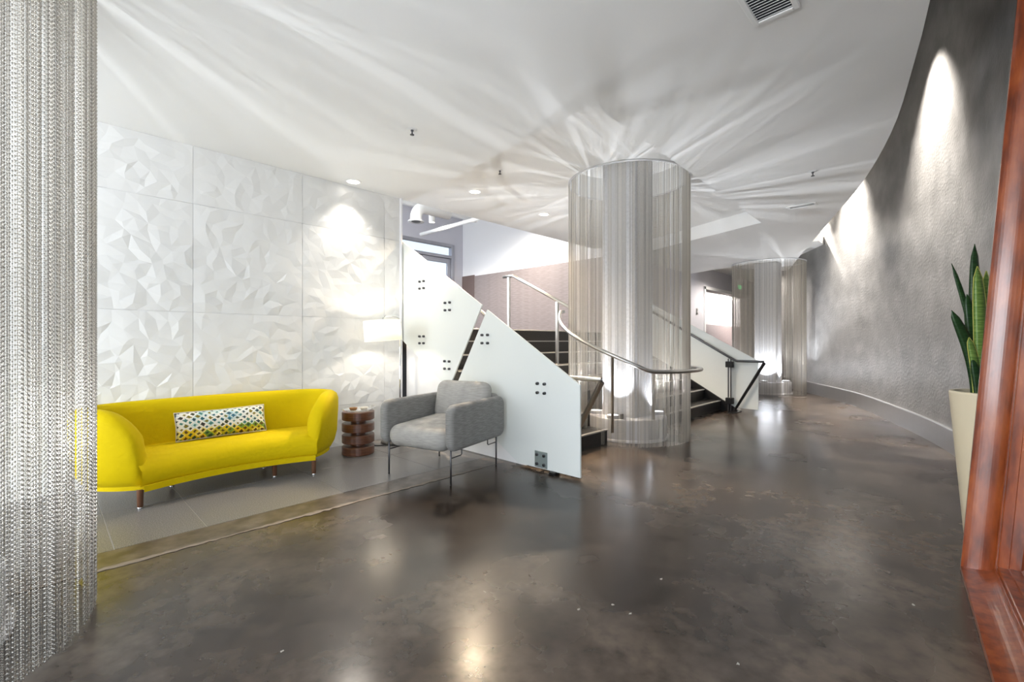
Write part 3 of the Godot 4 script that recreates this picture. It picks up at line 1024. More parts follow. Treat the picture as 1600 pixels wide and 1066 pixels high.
func rails() -> void:
	# middle rail down the stairs
	var root := thing("stair_handrail", "steel handrail with two posts down the middle of the stairs", "handrail")
	var st := begin(true)
	tube(st, [Vector3(5.2, 2.235, -5.22), Vector3(5.2, 2.235, -5.02), Vector3(5.2, 2.215, -4.97), Vector3(5.2, 1.66, -3.86)], 0.024)
	put("rail", st, mats.stainless, root)
	for p in [[-5.1, LAND, 2.22], [-4.12, RISE * 5, 1.77]]:
		st = begin()
		box(st, Vector3(5.182, p[1], p[0] - 0.02), Vector3(5.218, p[2], p[0] + 0.02), 0.003)
		var post := put("post", st, mats.stainless, root)
		st = begin(true)
		lathe(st, [Vector2(0.045, 0.0), Vector2(0.045, 0.008), Vector2(0.0, 0.009)], Vector3(5.2, p[1], p[0]), 20)
		put("base_plate", st, mats.stainless, post)
	# rail wrapped round the curtain
	root = thing("curved_handrail", "steel handrail curving round the middle chain curtain", "handrail")
	var pts := []
	for i in 29:
		var a := lerpf(118.0, -4.0, i / 28.0)
		var y := 0.865 + 0.60 * clampf((a + 2.0) / 92.0, 0.0, 1.22)
		if i == 0:
			y = 1.60
		pts.append(around(a, 0.87, y))
	for i in 14:
		pts.append(around(lerpf(-10.0, -93.0, i / 13.0), 0.87, 0.862))
	pts.append(around(-100.0, 0.86, 0.862))
	st = begin(true)
	tube(st, pts, 0.022, 12)
	put("rail", st, mats.stainless, root)
	for a in [26.0, -92.0]:
		st = begin(true)
		var y := 0.865 + 0.6 * clampf((a + 2.0) / 92.0, 0.0, 1.2)
		tube(st, [around(a, 0.80, 0.172 if a > 0 else 0.0), around(a, 0.80, y - 0.03), around(a, 0.82, y - 0.01), around(a, 0.87, y)], 0.016)
		put("post", st, mats.stainless, root)
	st = begin(true)
	tube(st, [around(-88.0, 0.772, 0.0), around(-88.0, 0.772, CEIL2)], 0.022, 14)
	tag(put("steel_pole", st, mats.dark_steel), "full height dark steel pole at the right edge of the middle curtain", "pole")
	st = begin(true)
	tube(st, [around(-27.0, 0.45, 0.265), around(-27.0, 0.45, 0.85)], 0.018, 12)
	tag(put("short_post", st, mats.stainless), "short steel post standing on the middle plinth", "post")
	# side rails that fold back to the floor
	for s in [[3.40, "steel handrail folding back to the floor behind the near frosted panel"], [8.18, "steel handrail folding back to the floor in front of the far panel"]]:
		root = thing("side_handrail", s[1], "handrail", Vector3(s[0], 0, 0), 0, "handrails at the sides of the stairs")
		st = begin(true)
		tube(st, [Vector3(0, 2.20, -4.9), Vector3(0, 0.875, -2.66), Vector3(0, 0.862, -2.62), Vector3(0, 0.862, -2.205), Vector3(0, 0.845, -2.20), Vector3(0, 0.03, -2.655)], 0.02)
		put("rail", st, mats.stainless if s[0] < 5 else mats.dark_steel, root)
		for z in [-2.74] if s[0] > 5 else [-4.4]:
			for dz in [-0.02, 0.02]:
				st = begin()
				var y0: float = 0.0 if s[0] > 5 else RISE * 6
				var y1: float = 0.90 if s[0] > 5 else 1.89
				box(st, Vector3(-0.012, y0, z + dz - 0.008), Vector3(0.012, y1, z + dz + 0.008), 0.002)
				put("post", st, mats.dark_steel, root)
		if s[0] > 5:
			for y in [0.18, 0.80]:
				st = begin()
				box(st, Vector3(-0.035, y - 0.05, -2.80), Vector3(0.05, y + 0.05, -2.68), 0.006)
				put("clamp", st, mats.black_metal, root)

# ---------------------------------------------------------------- frosted panels
func panel(label: String, x: float, poly: Array, bolts: Array) -> Node3D:
	var root := thing("frosted_glass_panel", label, "glass panel", Vector3.ZERO, 0, "frosted panels beside the stairs")
	var st := begin()
	var pp := PackedVector2Array()
	for p in poly:
		pp.append(Vector2(p[0], p[1]))
	slab_x(st, pp, x - 0.008, x + 0.008)
	put("pane", st, mats.frosted_glass, root)
	for b in bolts:
		for d in [[-0.042, -0.042], [0.042, -0.042], [-0.042, 0.042], [0.042, 0.042]]:
			st = begin(true)
			tube(st, [Vector3(x - 0.03, b[1] + d[1], b[0] + d[0]), Vector3(x + 0.08, b[1] + d[1], b[0] + d[0])], 0.0135, 12)
			put("standoff_bolt", st, mats.dark_steel, root)
		if b.size() > 2:
			st = begin()
			box(st, Vector3(x - 0.016, b[1] - 0.075, b[0] - 0.075), Vector3(x - 0.008, b[1] + 0.075, b[0] + 0.075), 0.003)
			put("clamp_plate", st, mat("plate_green_grey", rgb(140, 150, 148), 0.4, 0.3), root)
	return root

func glass_panels() -> void:
	panel("upper frosted panel beside the faceted wall", 3.2, [[-5.085, 2.50], [-3.522, 1.574], [-4.044, 0.719], [-4.15, 0.70], [-5.085, 1.245]], [[-4.592, 1.875], [-4.092, 1.59], [-4.592, 1.215], [-4.101, 0.929]])
	var p := panel("lower frosted panel behind the grey armchair", 3.2, [[-3.443, 1.523], [-2.282, 0.823], [-2.278, 0.032], [-3.009, 0.028], [-4.009, 0.60]], [[-3.469, 1.22], [-2.711, 0.766], [-2.714, 0.112, true]])
	var st := begin()
	box(st, Vector3(3.16, 0.0, -2.60), Vector3(3.24, 0.032, -2.53), 0.006)
	put("foot", st, mats.black_metal, p)
	panel("far frosted panel right of the middle chain curtain", 8.25, [[-5.05, 2.40], [-2.31, 0.872], [-2.31, 0.06], [-2.66, 0.06], [-3.465, 0.509], [-5.05, 1.35]], [])
	st = begin()
	box(st, Vector3(3.19, 0.9, -5.16), Vector3(3.215, 2.6, -5.12), 0.002)
	for y in [1.0, 1.45, 1.9, 2.35]:
		box(st, Vector3(3.18, y, -5.17), Vector3(3.225, y + 0.06, -5.10), 0.003)
	tag(put("wall_channel", st, mats.stainless), "slim metal channel between the faceted wall and upper panel", "channel")

# ---------------------------------------------------------------- sofa
func sofa() -> void:
	var C := Vector3(1.105, 0, 0)
	var velvet := mat("yellow_velvet", rgb(208, 182, 2), 0.75)
	velvet.rim_enabled = true
	velvet.rim = 0.35
	velvet.rim_tint = 0.8
	velvet.metallic_specular = 0.25
	relief(velvet, noise(512, 0.02, 4, [], 61), 0.25)
	tri_map(velvet, Vector3.ONE * 2.0)
	var root := thing("sofa", "curved yellow velvet sofa against the faceted wall", "sofa", C)
	# plan of the shell, left front round the back to right front
	var half := [Vector3(0.625, 0, -4.085), Vector3(0.80, 0, -4.20), Vector3(0.955, 0, -4.40), Vector3(0.955, 0, -4.62), Vector3(0.78, 0, -4.79), Vector3(0.42, 0, -4.87), Vector3(0, 0, -4.895)]
	var path := []
	for p in half:
		path.append(Vector3(-p.x, 0, p.z))
	for i in range(half.size() - 2, -1, -1):
		path.append(half[i])
	var N := 97
	var c := along(path, N)
	var length := 0.0
	var at := [0.0]
	for i in range(1, N):
		length += c[i].distance_to(c[i - 1])
		at.append(length)
	var rows := []
	for i in N:
		var d: Vector3 = (c[mini(i + 1, N - 1)] - c[maxi(i - 1, 0)]).normalized()
		var n := Vector3(d.z, 0, -d.x)   # outwards
		var e: float = minf(at[i], length - at[i])
		var u := minf(e / 0.34, 1.0)
		var h := 0.38 + 0.335 * sqrt(1.0 - (1.0 - u) * (1.0 - u))
		var k := sqrt(1.0 - pow(1.0 - minf((e + 0.002) / 0.05, 1.0), 2.0))
		k = lerpf(0.25, 1.0, k)
		var B := 0.155
		var sec := [Vector2(-0.15, B + 0.02), Vector2(-0.152, 0.30), Vector2(-0.15, h - 0.10), Vector2(-0.142, h - 0.045), Vector2(-0.122, h - 0.012), Vector2(-0.085, h), Vector2(-0.045, h - 0.006), Vector2(-0.014, h - 0.03), Vector2(0.0, h - 0.075), Vector2(0.0, h - 0.16), Vector2(-0.012, B + 0.17), Vector2(-0.035, B + 0.075), Vector2(-0.065, B + 0.02), Vector2(-0.10, B)]
		var row := []
		for s in sec:
			var o: float = -0.075 + (s.x + 0.075) * k
			row.append(c[i] + n * o + Vector3(0, s.y, 0))
		rows.append(row)
	var st := begin(true)
	grid(st, rows, true)
	for e in [0, N - 1]:
		var m := Vector3.ZERO
		for p in rows[e]:
			m += p
		m /= rows[e].size()
		for j in rows[e].size():
			tri(st, rows[e][j], rows[e][(j + 1) % rows[e].size()], m, Vector3(0, 0, 1))
	put("back_and_arms", st, velvet, root)
	# seat
	var front := func(x: float) -> float: return -4.215 + 0.125 * pow(absf(x) / 0.62, 2.0)
	st = begin(true)
	var prof := [Vector2(0.06, 0.165), Vector2(0.012, 0.172), Vector2(0.0, 0.195), Vector2(-0.006, 0.235), Vector2(0.0, 0.28), Vector2(0.02, 0.32), Vector2(0.055, 0.35), Vector2(0.11, 0.367), Vector2(0.20, 0.373), Vector2(0.34, 0.368), Vector2(0.56, 0.35)]
	rows = []
	for j in 41:
		var v := -1.0 + 2.0 * j / 40.0
		var row := []
		for p in prof:
			var w := 0.612 + 0.24 * clampf(p.x / 0.30, 0.0, 1.0) - 0.10 * clampf((p.x - 0.30) / 0.30, 0.0, 1.0)
			var x := v * w
			row.append(Vector3(x, p.y, front.call(v * 0.615) - p.x))
		rows.append(row)
	grid(st, rows)
	put("seat", st, velvet, root)
	# base ledge under shell and seat
	st = begin(true)
	var outline := PackedVector2Array()
	for i in range(0, N, 2):
		var d: Vector3 = (c[mini(i + 1, N - 1)] - c[maxi(i - 1, 0)]).normalized()
		var q: Vector3 = c[i] - Vector3(d.z, 0, -d.x) * 0.08
		outline.append(Vector2(q.x, q.z))
	for j in 21:
		var x := 0.60 - 1.20 * j / 20.0
		outline.append(Vector2(x, front.call(x) + 0.012))
	st = begin()
	prism(st, outline, 0.135, 0.178)
	put("base", st, velvet, root)
	# legs
	var wood := mat("walnut", rgb(110, 74, 52), 0.45)
	for p in [Vector3(0.494, 0, -4.179), Vector3(1.705, 0, -4.125), Vector3(1.434, 0, -4.30), Vector3(0.75, 0, -4.62), Vector3(1.46, 0, -4.66)]:
		st = begin(true)
		lathe(st, [Vector2(0.0, 0.0), Vector2(0.016, 0.0), Vector2(0.016, 0.012), Vector2(0.018, 0.013), Vector2(0.021, 0.14)], p - C, 16)
		var leg := put("leg", st, wood, root)
		st = begin(true)
		lathe(st, [Vector2(0.0, 0.0), Vector2(0.0175, 0.0), Vector2(0.0175, 0.010), Vector2(0.016, 0.012)], p - C, 16)
		put("glide", st, mats.chrome, leg)
	# cushion with its printed pattern
	var im := Image.create(512, 192, false, Image.FORMAT_RGB8)
	var rng := RandomNumberGenerator.new()
	rng.seed = 9
	var fn := FastNoiseLite.new()
	fn.seed = 4
	fn.frequency = 0.012
	var cellc := {}
	for y in 192:
		for x in 512:
			# diamonds on a skewed lattice
			var wob := fn.get_noise_2d(x * 3.0, y * 3.0) * 5.0
			var u := (x + wob) / 44.0
			var v := (y + wob) / 40.0
			var a := u + v
			var b := u - v
			var ka := floorf(a)
			var kb := floorf(b)
			var key := Vector2i(int(ka), int(kb))
			if not cellc.has(key):
				var low := (ka - kb) / 2.0 * 40.0 / 192.0    # 0 top, 1 bottom
				var pal := [rgb(38, 66, 78), rgb(58, 62, 34), rgb(34, 92, 104), rgb(120, 108, 30), rgb(66, 120, 112), rgb(52, 48, 40)]
				var bg := [rgb(226, 222, 208), rgb(216, 220, 214), rgb(196, 214, 208), rgb(232, 226, 214)]
				if low > 0.66:
					bg = [rgb(222, 190, 20), rgb(186, 176, 30), rgb(110, 150, 60), rgb(230, 214, 120)]
					pal = [rgb(74, 58, 26), rgb(40, 70, 58), rgb(92, 66, 20)]
				cellc[key] = [pal[rng.randi() % pal.size()], bg[rng.randi() % bg.size()], rng.randf_range(0.20, 0.34)]
			var fa := absf(a - ka - 0.5)
			var fb := absf(b - kb - 0.5)
			var inside: bool = maxf(fa, fb) < cellc[key][2] + fn.get_noise_2d(x * 9.0, y * 9.0) * 0.12
			var col: Color = cellc[key][0] if inside else cellc[key][1]
			var blue := clampf(1.0 - Vector2((x - 300) / 60.0, (y - 60) / 40.0).length(), 0, 1) * (0.5 + fn.get_noise_2d(x * 6.0, y * 6.0))
			im.set_pixel(x, y, col.lerp(rgb(60, 140, 176), clampf(blue, 0, 0.7)))
	var pm := mat("printed_cushion_cloth", Color.WHITE, 0.8)
	pm.albedo_texture = ImageTexture.create_from_image(im)
	var cu := thing("lumbar_cushion", "long patterned cushion in white, teal and yellow on the sofa", "cushion", Vector3(1.11, 0.487, -4.605), 0.0)
	cu.rotation = Vector3(-0.30, 0.03, 0.0)
	var sf := begin(true)
	for side in [-1.0, 1.0]:
		var m := 24
		for i in m:
			for j in 10:
				var q := []
				var uv := []
				for k in [[0, 0], [1, 0], [1, 1], [0, 1]]:
					var u: float = (i + k[0]) / float(m) * 2 - 1
					var v: float = (j + k[1]) / 10.0 * 2 - 1
					var thick := 0.062 * pow(maxf(0.0, (1 - pow(absf(u), 3.0)) * (1 - pow(absf(v), 2.4))), 0.5)
					var pinch := 1.0 - 0.05 * (1 - absf(u)) * absf(v)
					q.append(Vector3(u * 0.345 * (1.0 - 0.03 * (1 - v * v)), v * 0.118 * pinch, side * thick))
					uv.append(Vector2((u + 1) / 2, (1 - v) / 2))
				for t in ([[0, 1, 2], [0, 2, 3]] if side < 0 else [[0, 2, 1], [0, 3, 2]]):
					for k in t:
						sf.set_uv(uv[k])
						sf.add_vertex(q[k])
	put("cover", sf, pm, cu)
	sf = begin(true)
	var rim := []
	for k in [[-1, -1], [1, -1], [1, 1], [-1, 1]]:
		rim.append(Vector3(k[0] * 0.345, k[1] * 0.118, 0))
	tube(sf, [rim[0], rim[1] * Vector3(0, 0.95, 0), rim[1], rim[1] * Vector3(0.97, 0, 0), rim[2], rim[2] * Vector3(0, 0.95, 0), rim[3], rim[3] * Vector3(0.97, 0, 0)], 0.005, 8, true)
	put("piping", sf, mat("cushion_piping", rgb(206, 200, 176), 0.8), cu)

# ---------------------------------------------------------------- armchair
func armchair() -> void:
	var cloth := mat("heather_grey_cloth", Color.WHITE, 0.9)
	cloth.albedo_texture = noise(512, 0.03, 4, [[0.0, rgb(112, 110, 106)], [0.5, rgb(140, 138, 134)], [1.0, rgb(172, 170, 166)]], 71)
	tri_map(cloth, Vector3(0.5, 9.0, 0.5), false)
	cloth.rim_enabled = true
	cloth.rim = 0.2
	relief(cloth, noise(512, 0.2, 2, [], 72), 0.15)
	var pale := mat("pale_heather_cloth", Color.WHITE, 0.9)
	pale.albedo_texture = noise(512, 0.03, 4, [[0.0, rgb(138, 135, 130)], [0.5, rgb(166, 163, 157)], [1.0, rgb(192, 189, 183)]], 73)
	tri_map(pale, Vector3(0.5, 9.0, 0.5), false)
	var root := thing("armchair", "grey upholstered armchair with thin wire legs", "armchair", Vector3(2.64, 0, -3.42), atan2(-0.966, 0.257))
	for s in [-1.0, 1.0]:
		var st := begin(true)
		pad(st, 0.86, 0.385, 0.085, 0.085, 0.035, Transform3D(Basis(Vector3.UP, PI / 2), Vector3(s * 0.365, 0.478, 0.015)), 0.006)
		put("armrest", st, cloth, root)
	var st2 := begin(true)
	pad(st2, 0.64, 0.80, 0.19, 0.10, 0.085, Transform3D(Basis(Vector3.RIGHT, -PI / 2 + 0.035), Vector3(0, 0.375, 0.055)), 0.02)
	put("seat_cushion", st2, pale, root)
	st2 = begin(true)
	pad(st2, 0.70, 0.40, 0.10, 0.07, 0.04, Transform3D(Basis(Vector3.RIGHT, -0.10), Vector3(0, 0.49, -0.365)), 0.0)
	put("backrest", st2, cloth, root)
	st2 = begin(true)
	pad(st2, 0.62, 0.40, 0.15, 0.09, 0.07, Transform3D(Basis(Vector3.RIGHT, -0.22), Vector3(0, 0.605, -0.275)), 0.02)
	put("back_cushion", st2, pale, root)
	for sx in [-1.0, 1.0]:
		for sz in [-1.0, 1.0]:
			var x: float = sx * 0.345
			var z: float = 0.38 if sz > 0 else -0.345
			var st := begin(true)
			tube(st, [Vector3(x, 0.0, z), Vector3(x, 0.30, z)], 0.008, 10)
			var leg := put("leg", st, mats.dark_steel, root)
			st = begin(true)
			tube(st, [Vector3(x, 0.225, z), Vector3(x, 0.225, z - sz * 0.145), Vector3(x, 0.235, z - sz * 0.155), Vector3(x, 0.30, z - sz * 0.155)], 0.005, 8)
			put("brace", st, mats.dark_steel, leg)

# ---------------------------------------------------------------- side table with tray
func side_table() -> void:
	var wood := mat("stained_walnut", Color.WHITE, 0.35)
	wood.albedo_texture = noise(512, 0.01, 5, [[0.0, rgb(74, 42, 26)], [0.5, rgb(104, 62, 38)], [1.0, rgb(132, 84, 52)]], 81)
	tri_map(wood, Vector3(1.2, 9.0, 1.2), false)
	wood.clearcoat_enabled = true
	wood.clearcoat = 0.4
	wood.clearcoat_roughness = 0.2
	var at := Vector3(2.36, 0.002, -4.57)
	var root := thing("side_table", "round walnut side table of four stacked discs", "table", at)
	var y := 0.0
	for k in 4:
		var st := begin()
		lathe(st, [Vector2(0.0, y), Vector2(0.160, y), Vector2(0.166, y + 0.006), Vector2(0.166, y + 0.082), Vector2(0.160, y + 0.088), Vector2(0.0, y + 0.088)], Vector3.ZERO, 40)
		put("disc", st, wood, root)
		if k < 3:
			st = begin()
			lathe(st, [Vector2(0.075, y + 0.088), Vector2(0.075, y + 0.121)], Vector3.ZERO, 28)
			put("core", st, wood, root)
		y += 0.121
	y -= 0.033
	var tray := thing("glass_tray", "clear glass tray with chrome handles on the walnut side table", "tray", at + Vector3(0, y + 0.001, 0))
	var st2 := begin(true)
	lathe(st2, [Vector2(0.0, 0.0), Vector2(0.125, 0.0), Vector2(0.15, 0.022), Vector2(0.146, 0.024), Vector2(0.122, 0.006), Vector2(0.0, 0.005)], Vector3.ZERO, 36)
	put("dish", st2, glass("tray_glass", rgb(235, 240, 238), 0.25), tray)
	for s in [-1.0, 1.0]:
		st2 = begin(true)
		tube(st2, along([Vector3(s * 0.135, 0.02, -0.05), Vector3(s * 0.175, 0.032, -0.03), Vector3(s * 0.18, 0.03, 0.03), Vector3(s * 0.135, 0.02, 0.05)], 14), 0.005, 8)
		put("handle", st2, mats.chrome, tray)
	var names := ["small amber glass dish in the tray", "small pale dish at the front of the tray"]
	var spots := [Vector3(-0.045, 0.008, -0.02), Vector3(0.05, 0.008, 0.03)]
	for k in 2:
		st2 = begin(true)
		lathe(st2, [Vector2(0.0, 0.0), Vector2(0.03, 0.0), Vector2(0.045, 0.028), Vector2(0.042, 0.028), Vector2(0.028, 0.004), Vector2(0.0, 0.004)], Vector3.ZERO, 24)
		var o := put("dish", st2, mat(["amber_glaze", "pale_glaze"][k], [rgb(150, 104, 58), rgb(222, 214, 200)][k], 0.2))
		o.position = at + Vector3(0, y + 0.001, 0) + spots[k]
		tag(o, names[k], "dish")

# ---------------------------------------------------------------- floor lamp
func lamp() -> void:
	var at := Vector3(2.97, 0.002, -4.72)
	var root := thing("floor_lamp", "floor lamp with a white drum shade beside the faceted wall", "lamp", at)
	var st := begin(true)
	lathe(st, [Vector2(0.0, 0.0), Vector2(0.215, 0.0), Vector2(0.222, 0.006), Vector2(0.222, 0.020), Vector2(0.214, 0.026), Vector2(0.0, 0.026)], Vector3.ZERO, 40)
	var bm := mat("speckled_black_stone", Color.WHITE, 0.3)
	bm.albedo_texture = noise(256, 0.12, 3, [[0.0, rgb(20, 20, 20)], [0.55, rgb(36, 35, 34)], [0.72, rgb(150, 146, 140)], [1.0, rgb(180, 176, 170)]], 91)
	tri_map(bm, Vector3.ONE * 6.0, false)
	put("base", st, bm, root)
	var off := Vector3(2.685, 0, -4.63) - Vector3(at.x, 0, at.z)
	st = begin(true)
	tube(st, [Vector3(0, 0.026, 0), Vector3(0, 1.43, 0)], 0.014, 14)
	put("pole", st, mats.chrome, root)
	st = begin(true)
	tube(st, along([Vector3(0, 1.40, 0), Vector3(0, 1.455, 0) + off * 0.05, off * 0.25 + Vector3(0, 1.485, 0), off * 0.75 + Vector3(0, 1.485, 0), off * 0.97 + Vector3(0, 1.455, 0), off + Vector3(0, 1.38, 0)], 26), 0.011, 12)
	put("arm", st, mats.chrome, root)
	var tilt := Transform3D(Basis(Vector3(-0.7186, 0, 0.695).normalized(), 0.075), off + Vector3(0, 1.315, 0))
	var linen := mat("white_lamp_linen", rgb(250, 248, 242), 0.8)
	linen.backlight_enabled = true
	linen.backlight = Color(1.0, 0.99, 0.96)
	st = begin(true)
	var rows := []
	for p in [[0.205, -0.115], [0.205, 0.115], [0.201, 0.115], [0.201, -0.115], [0.205, -0.115]]:
		var row := []
		for j in 48:
			var t := TAU * j / 48
			row.append(tilt * Vector3(cos(t) * p[0], p[1], sin(t) * p[0]))
		rows.append(row)
	grid(st, rows, true)
	var shade := put("lamp_shade", st, linen, root)
	st = begin(true)
	for k in 3:
		var t := TAU * k / 3
		tube(st, [tilt * Vector3(0, 0.10, 0), tilt * Vector3(cos(t) * 0.2, 0.11, sin(t) * 0.2)], 0.003, 6)
	put("spider", st, mats.chrome, shade)
	st = begin(true)
	tube(st, [tilt * Vector3(0, 0.11, 0), tilt * Vector3(0, 0.04, 0)], 0.018, 12)
	put("socket", st, mats.chrome, root)
	st = begin(true)
	var bulb := []
	for i in 13:
		var a := PI * i / 12
		bulb.append(Vector2(sin(a) * 0.032, -cos(a) * 0.04))
	lathe(st, bulb, tilt * Vector3(0, 0.0, 0), 20)
	put("bulb", st, glow("bulb_glow", Color(1.0, 0.93, 0.82), 12.0), root)
	omni(root, tilt * Vector3(0, 0.0, 0), 0.16, Color(1.0, 0.955, 0.89), 0.03)
	# flex lying on the floor
	st = begin(true)
	tube(st, along([Vector3(2.80, 0.012, -4.60), Vector3(2.68, 0.008, -4.70), Vector3(2.62, 0.008, -4.85), Vector3(2.70, 0.008, -4.97)], 20), 0.005, 8)
	tag(put("lamp_cord", st, mats.black_metal), "thin black cord on the floor behind the side table", "cord")

# ---------------------------------------------------------------- leaning mirror
func mirror() -> void:
	var wood := mat("cherry_wood", Color.WHITE, 0.28)
	wood.albedo_texture = noise(1024, 0.008, 5, [[0.0, rgb(84, 34, 14)], [0.5, rgb(138, 64, 27)], [1.0, rgb(174, 94, 46)]], 95)
	tri_map(wood, Vector3(1.5, 0.35, 1.5), false)
	wood.clearcoat_enabled = true
	wood.clearcoat = 0.5
	wood.clearcoat_roughness = 0.15
	# local frame: x along the foot (from the far corner to the near one), y up, z into the wall
	var a := Vector3(3.355, 0.004, 0.027)
	var b := Vector3(2.325, 0.004, 0.099)
	var dir := (b - a).normalized()
	var root := thing("leaning_mirror", "huge floor mirror in a deep cherry wood frame leaning on the curved wall", "mirror", a)
	var inward := Vector3(-dir.z, 0, dir.x)
	if inward.z < 0:
		inward = -inward
	var lean := 0.07
	var up := Vector3.UP * cos(lean) + inward * sin(lean)
	var back := inward * cos(lean) - Vector3.UP * sin(lean)
	root.basis = Basis(dir, up, dir.cross(up) if dir.cross(up).dot(back) > 0 else -dir.cross(up))
	var zs := 1.0 if dir.cross(up).dot(back) > 0 else 1.0
	var W := 1.62
	var H := 3.15
	# moulding: (inset from the outer edge, depth from the front)
	var prof := [Vector2(0.0, 0.215), Vector2(0.0, 0.0), Vector2(0.022, 0.0)]
	for i in 17:
		var u := PI / 2 * i / 16.0
		prof.append(Vector2(0.076 - 0.052 * cos(u), 0.112 * sin(u)))
	prof += [Vector2(0.078, 0.114), Vector2(0.078, 0.118), Vector2(0.092, 0.118), Vector2(0.096, 0.122), Vector2(0.096, 0.155), Vector2(0.104, 0.157), Vector2(0.104, 0.195), Vector2(0.118, 0.200), Vector2(0.118, 0.215)]
	var corners := [[Vector2(0, 0), Vector2(1, 1)], [Vector2(W, 0), Vector2(-1, 1)], [Vector2(W, H), Vector2(-1, -1)], [Vector2(0, H), Vector2(1, -1)]]
	var names := ["bottom_rail", "stile", "top_rail", "stile"]
	for k in 4:
		var st := begin()
		var r0 := []
		var r1 := []
		for p in prof:
			var c0: Array = corners[k]
			var c1: Array = corners[(k + 1) % 4]
			var q0: Vector2 = c0[0] + c0[1] * p.x
			var q1: Vector2 = c1[0] + c1[1] * p.x
			r0.append(Vector3(q0.x, q0.y, p.y * zs))
			r1.append(Vector3(q1.x, q1.y, p.y * zs))
		grid(st, [r0, r1])
		put(names[k], st, wood, root)
	var st2 := begin()
	box(st2, Vector3(0.112, 0.112, 0.203), Vector3(W - 0.112, H - 0.112, 0.209))
	put("mirror_glass", st2, mat("mirror_silver", rgb(225, 230, 230), 0.02, 1.0), root)
	st2 = begin()
	box(st2, Vector3(0.01, 0.01, 0.2105), Vector3(W - 0.01, H - 0.01, 0.222))
	put("back_board", st2, mats.dark_plenum, root)

# ---------------------------------------------------------------- planter
func plant() -> void:
	var at := Vector3(3.82, 0.0, 0.18)
	var pot := thing("tall_planter", "tall tapered cream planter beside the leaning mirror", "planter", at)
	var st := begin(true)
	lathe(st, [Vector2(0.0, 0.0), Vector2(0.125, 0.0), Vector2(0.13, 0.006), Vector2(0.198, 0.89), Vector2(0.198, 0.90), Vector2(0.192, 0.906), Vector2(0.178, 0.906), Vector2(0.172, 0.90), Vector2(0.168, 0.85)], Vector3.ZERO, 48)
	put("pot", st, mat("cream_ceramic", rgb(228, 214, 184), 0.4), pot)
	st = begin(true)
	lathe(st, [Vector2(0.0, 0.875), Vector2(0.08, 0.872), Vector2(0.17, 0.862)], Vector3.ZERO, 32)
	put("soil", st, mat("dark_soil", rgb(46, 38, 32), 0.95), pot)
	var root := thing("snake_plant", "snake plant with upright dark green leaves in the cream planter", "plant", at)
	var dark := mat("leaf_dark_green", Color.WHITE, 0.4)
	dark.albedo_texture = noise(256, 0.03, 3, [[0.0, rgb(24, 46, 24)], [0.55, rgb(36, 66, 34)], [1.0, rgb(78, 112, 62)]], 97)
	tri_map(dark, Vector3(2.0, 14.0, 2.0), false)
	var light := mat("leaf_light_green", Color.WHITE, 0.4)
	light.albedo_texture = noise(256, 0.03, 3, [[0.0, rgb(70, 104, 44)], [0.5, rgb(110, 144, 66)], [1.0, rgb(166, 186, 104)]], 98)
	tri_map(light, Vector3(2.0, 14.0, 2.0), false)
	var rim_yellow := mat("leaf_edge_yellow", rgb(196, 196, 96), 0.5)
	var right := Vector3(0.695, 0, 0.7186)
	var fwd := Vector3(0.7186, 0, -0.695)
	# [tip sideways, tip height, tip forward, base sideways, base forward, width, pale]
	for L in [[-0.073, 1.770, 0.050, -0.089, 0.030, 0.062, false], [-0.237, 1.650, 0.020, -0.074, 0.030, 0.034, false], [-0.170, 1.620, -0.060, -0.125, -0.030, 0.078, true], [-0.078, 1.600, -0.020, -0.068, 0.000, 0.070, true], [-0.168, 1.470, 0.000, -0.110, 0.010, 0.070, false], [-0.295, 1.375, -0.040, -0.137, -0.020, 0.068, false], [-0.207, 1.220, -0.050, -0.145, -0.035, 0.055, true], [0.019, 1.500, 0.030, -0.022, 0.030, 0.070, false], [-0.185, 1.100, -0.050, -0.151, -0.045, 0.050, false]]:
		var b: Vector3 = right * L[3] + fwd * L[4] + Vector3(0, 0.874, 0)
		var t: Vector3 = right * L[0] + fwd * L[2] + Vector3(0, L[1], 0)
		var s2 := begin(true)
		var e2 := begin(true)
		var rows := []
		var left_edge := []
		var right_edge := []
		var axis: Vector3 = (right * 0.95 + fwd * (-0.15 if L[6] else -0.3)).normalized()
		for i in 13:
			var u := i / 12.0
			var c: Vector3 = b.lerp(t, u) + right * (L[0] - L[3]) * -0.22 * sin(PI * u)
			var w: float = L[5] / 2 * (0.62 + 0.75 * u) * sqrt(maxf(0.0, 1.0 - pow(u, 3.2))) + 0.001
			var tw := axis.rotated(Vector3.UP, 0.25 * u)
			var nn := tw.cross(Vector3.UP).normalized()
			rows.append([c - tw * w, c - tw * w * 0.5 + nn * w * 0.28, c + nn * w * 0.36, c + tw * w * 0.5 + nn * w * 0.28, c + tw * w, c + tw * w * 0.5 + nn * (w * 0.28 - 0.004), c + nn * (w * 0.36 - 0.005), c - tw * w * 0.5 + nn * (w * 0.28 - 0.004)])
			left_edge.append(c - tw * w)
			right_edge.append(c + tw * w)
		grid(s2, rows, true)
		var leaf := put("leaf", s2, light if L[6] else dark, root)
		if L[6]:
			tube(e2, left_edge, 0.0022, 6)
			tube(e2, right_edge, 0.0022, 6)
			put("leaf_edge", e2, rim_yellow, leaf)

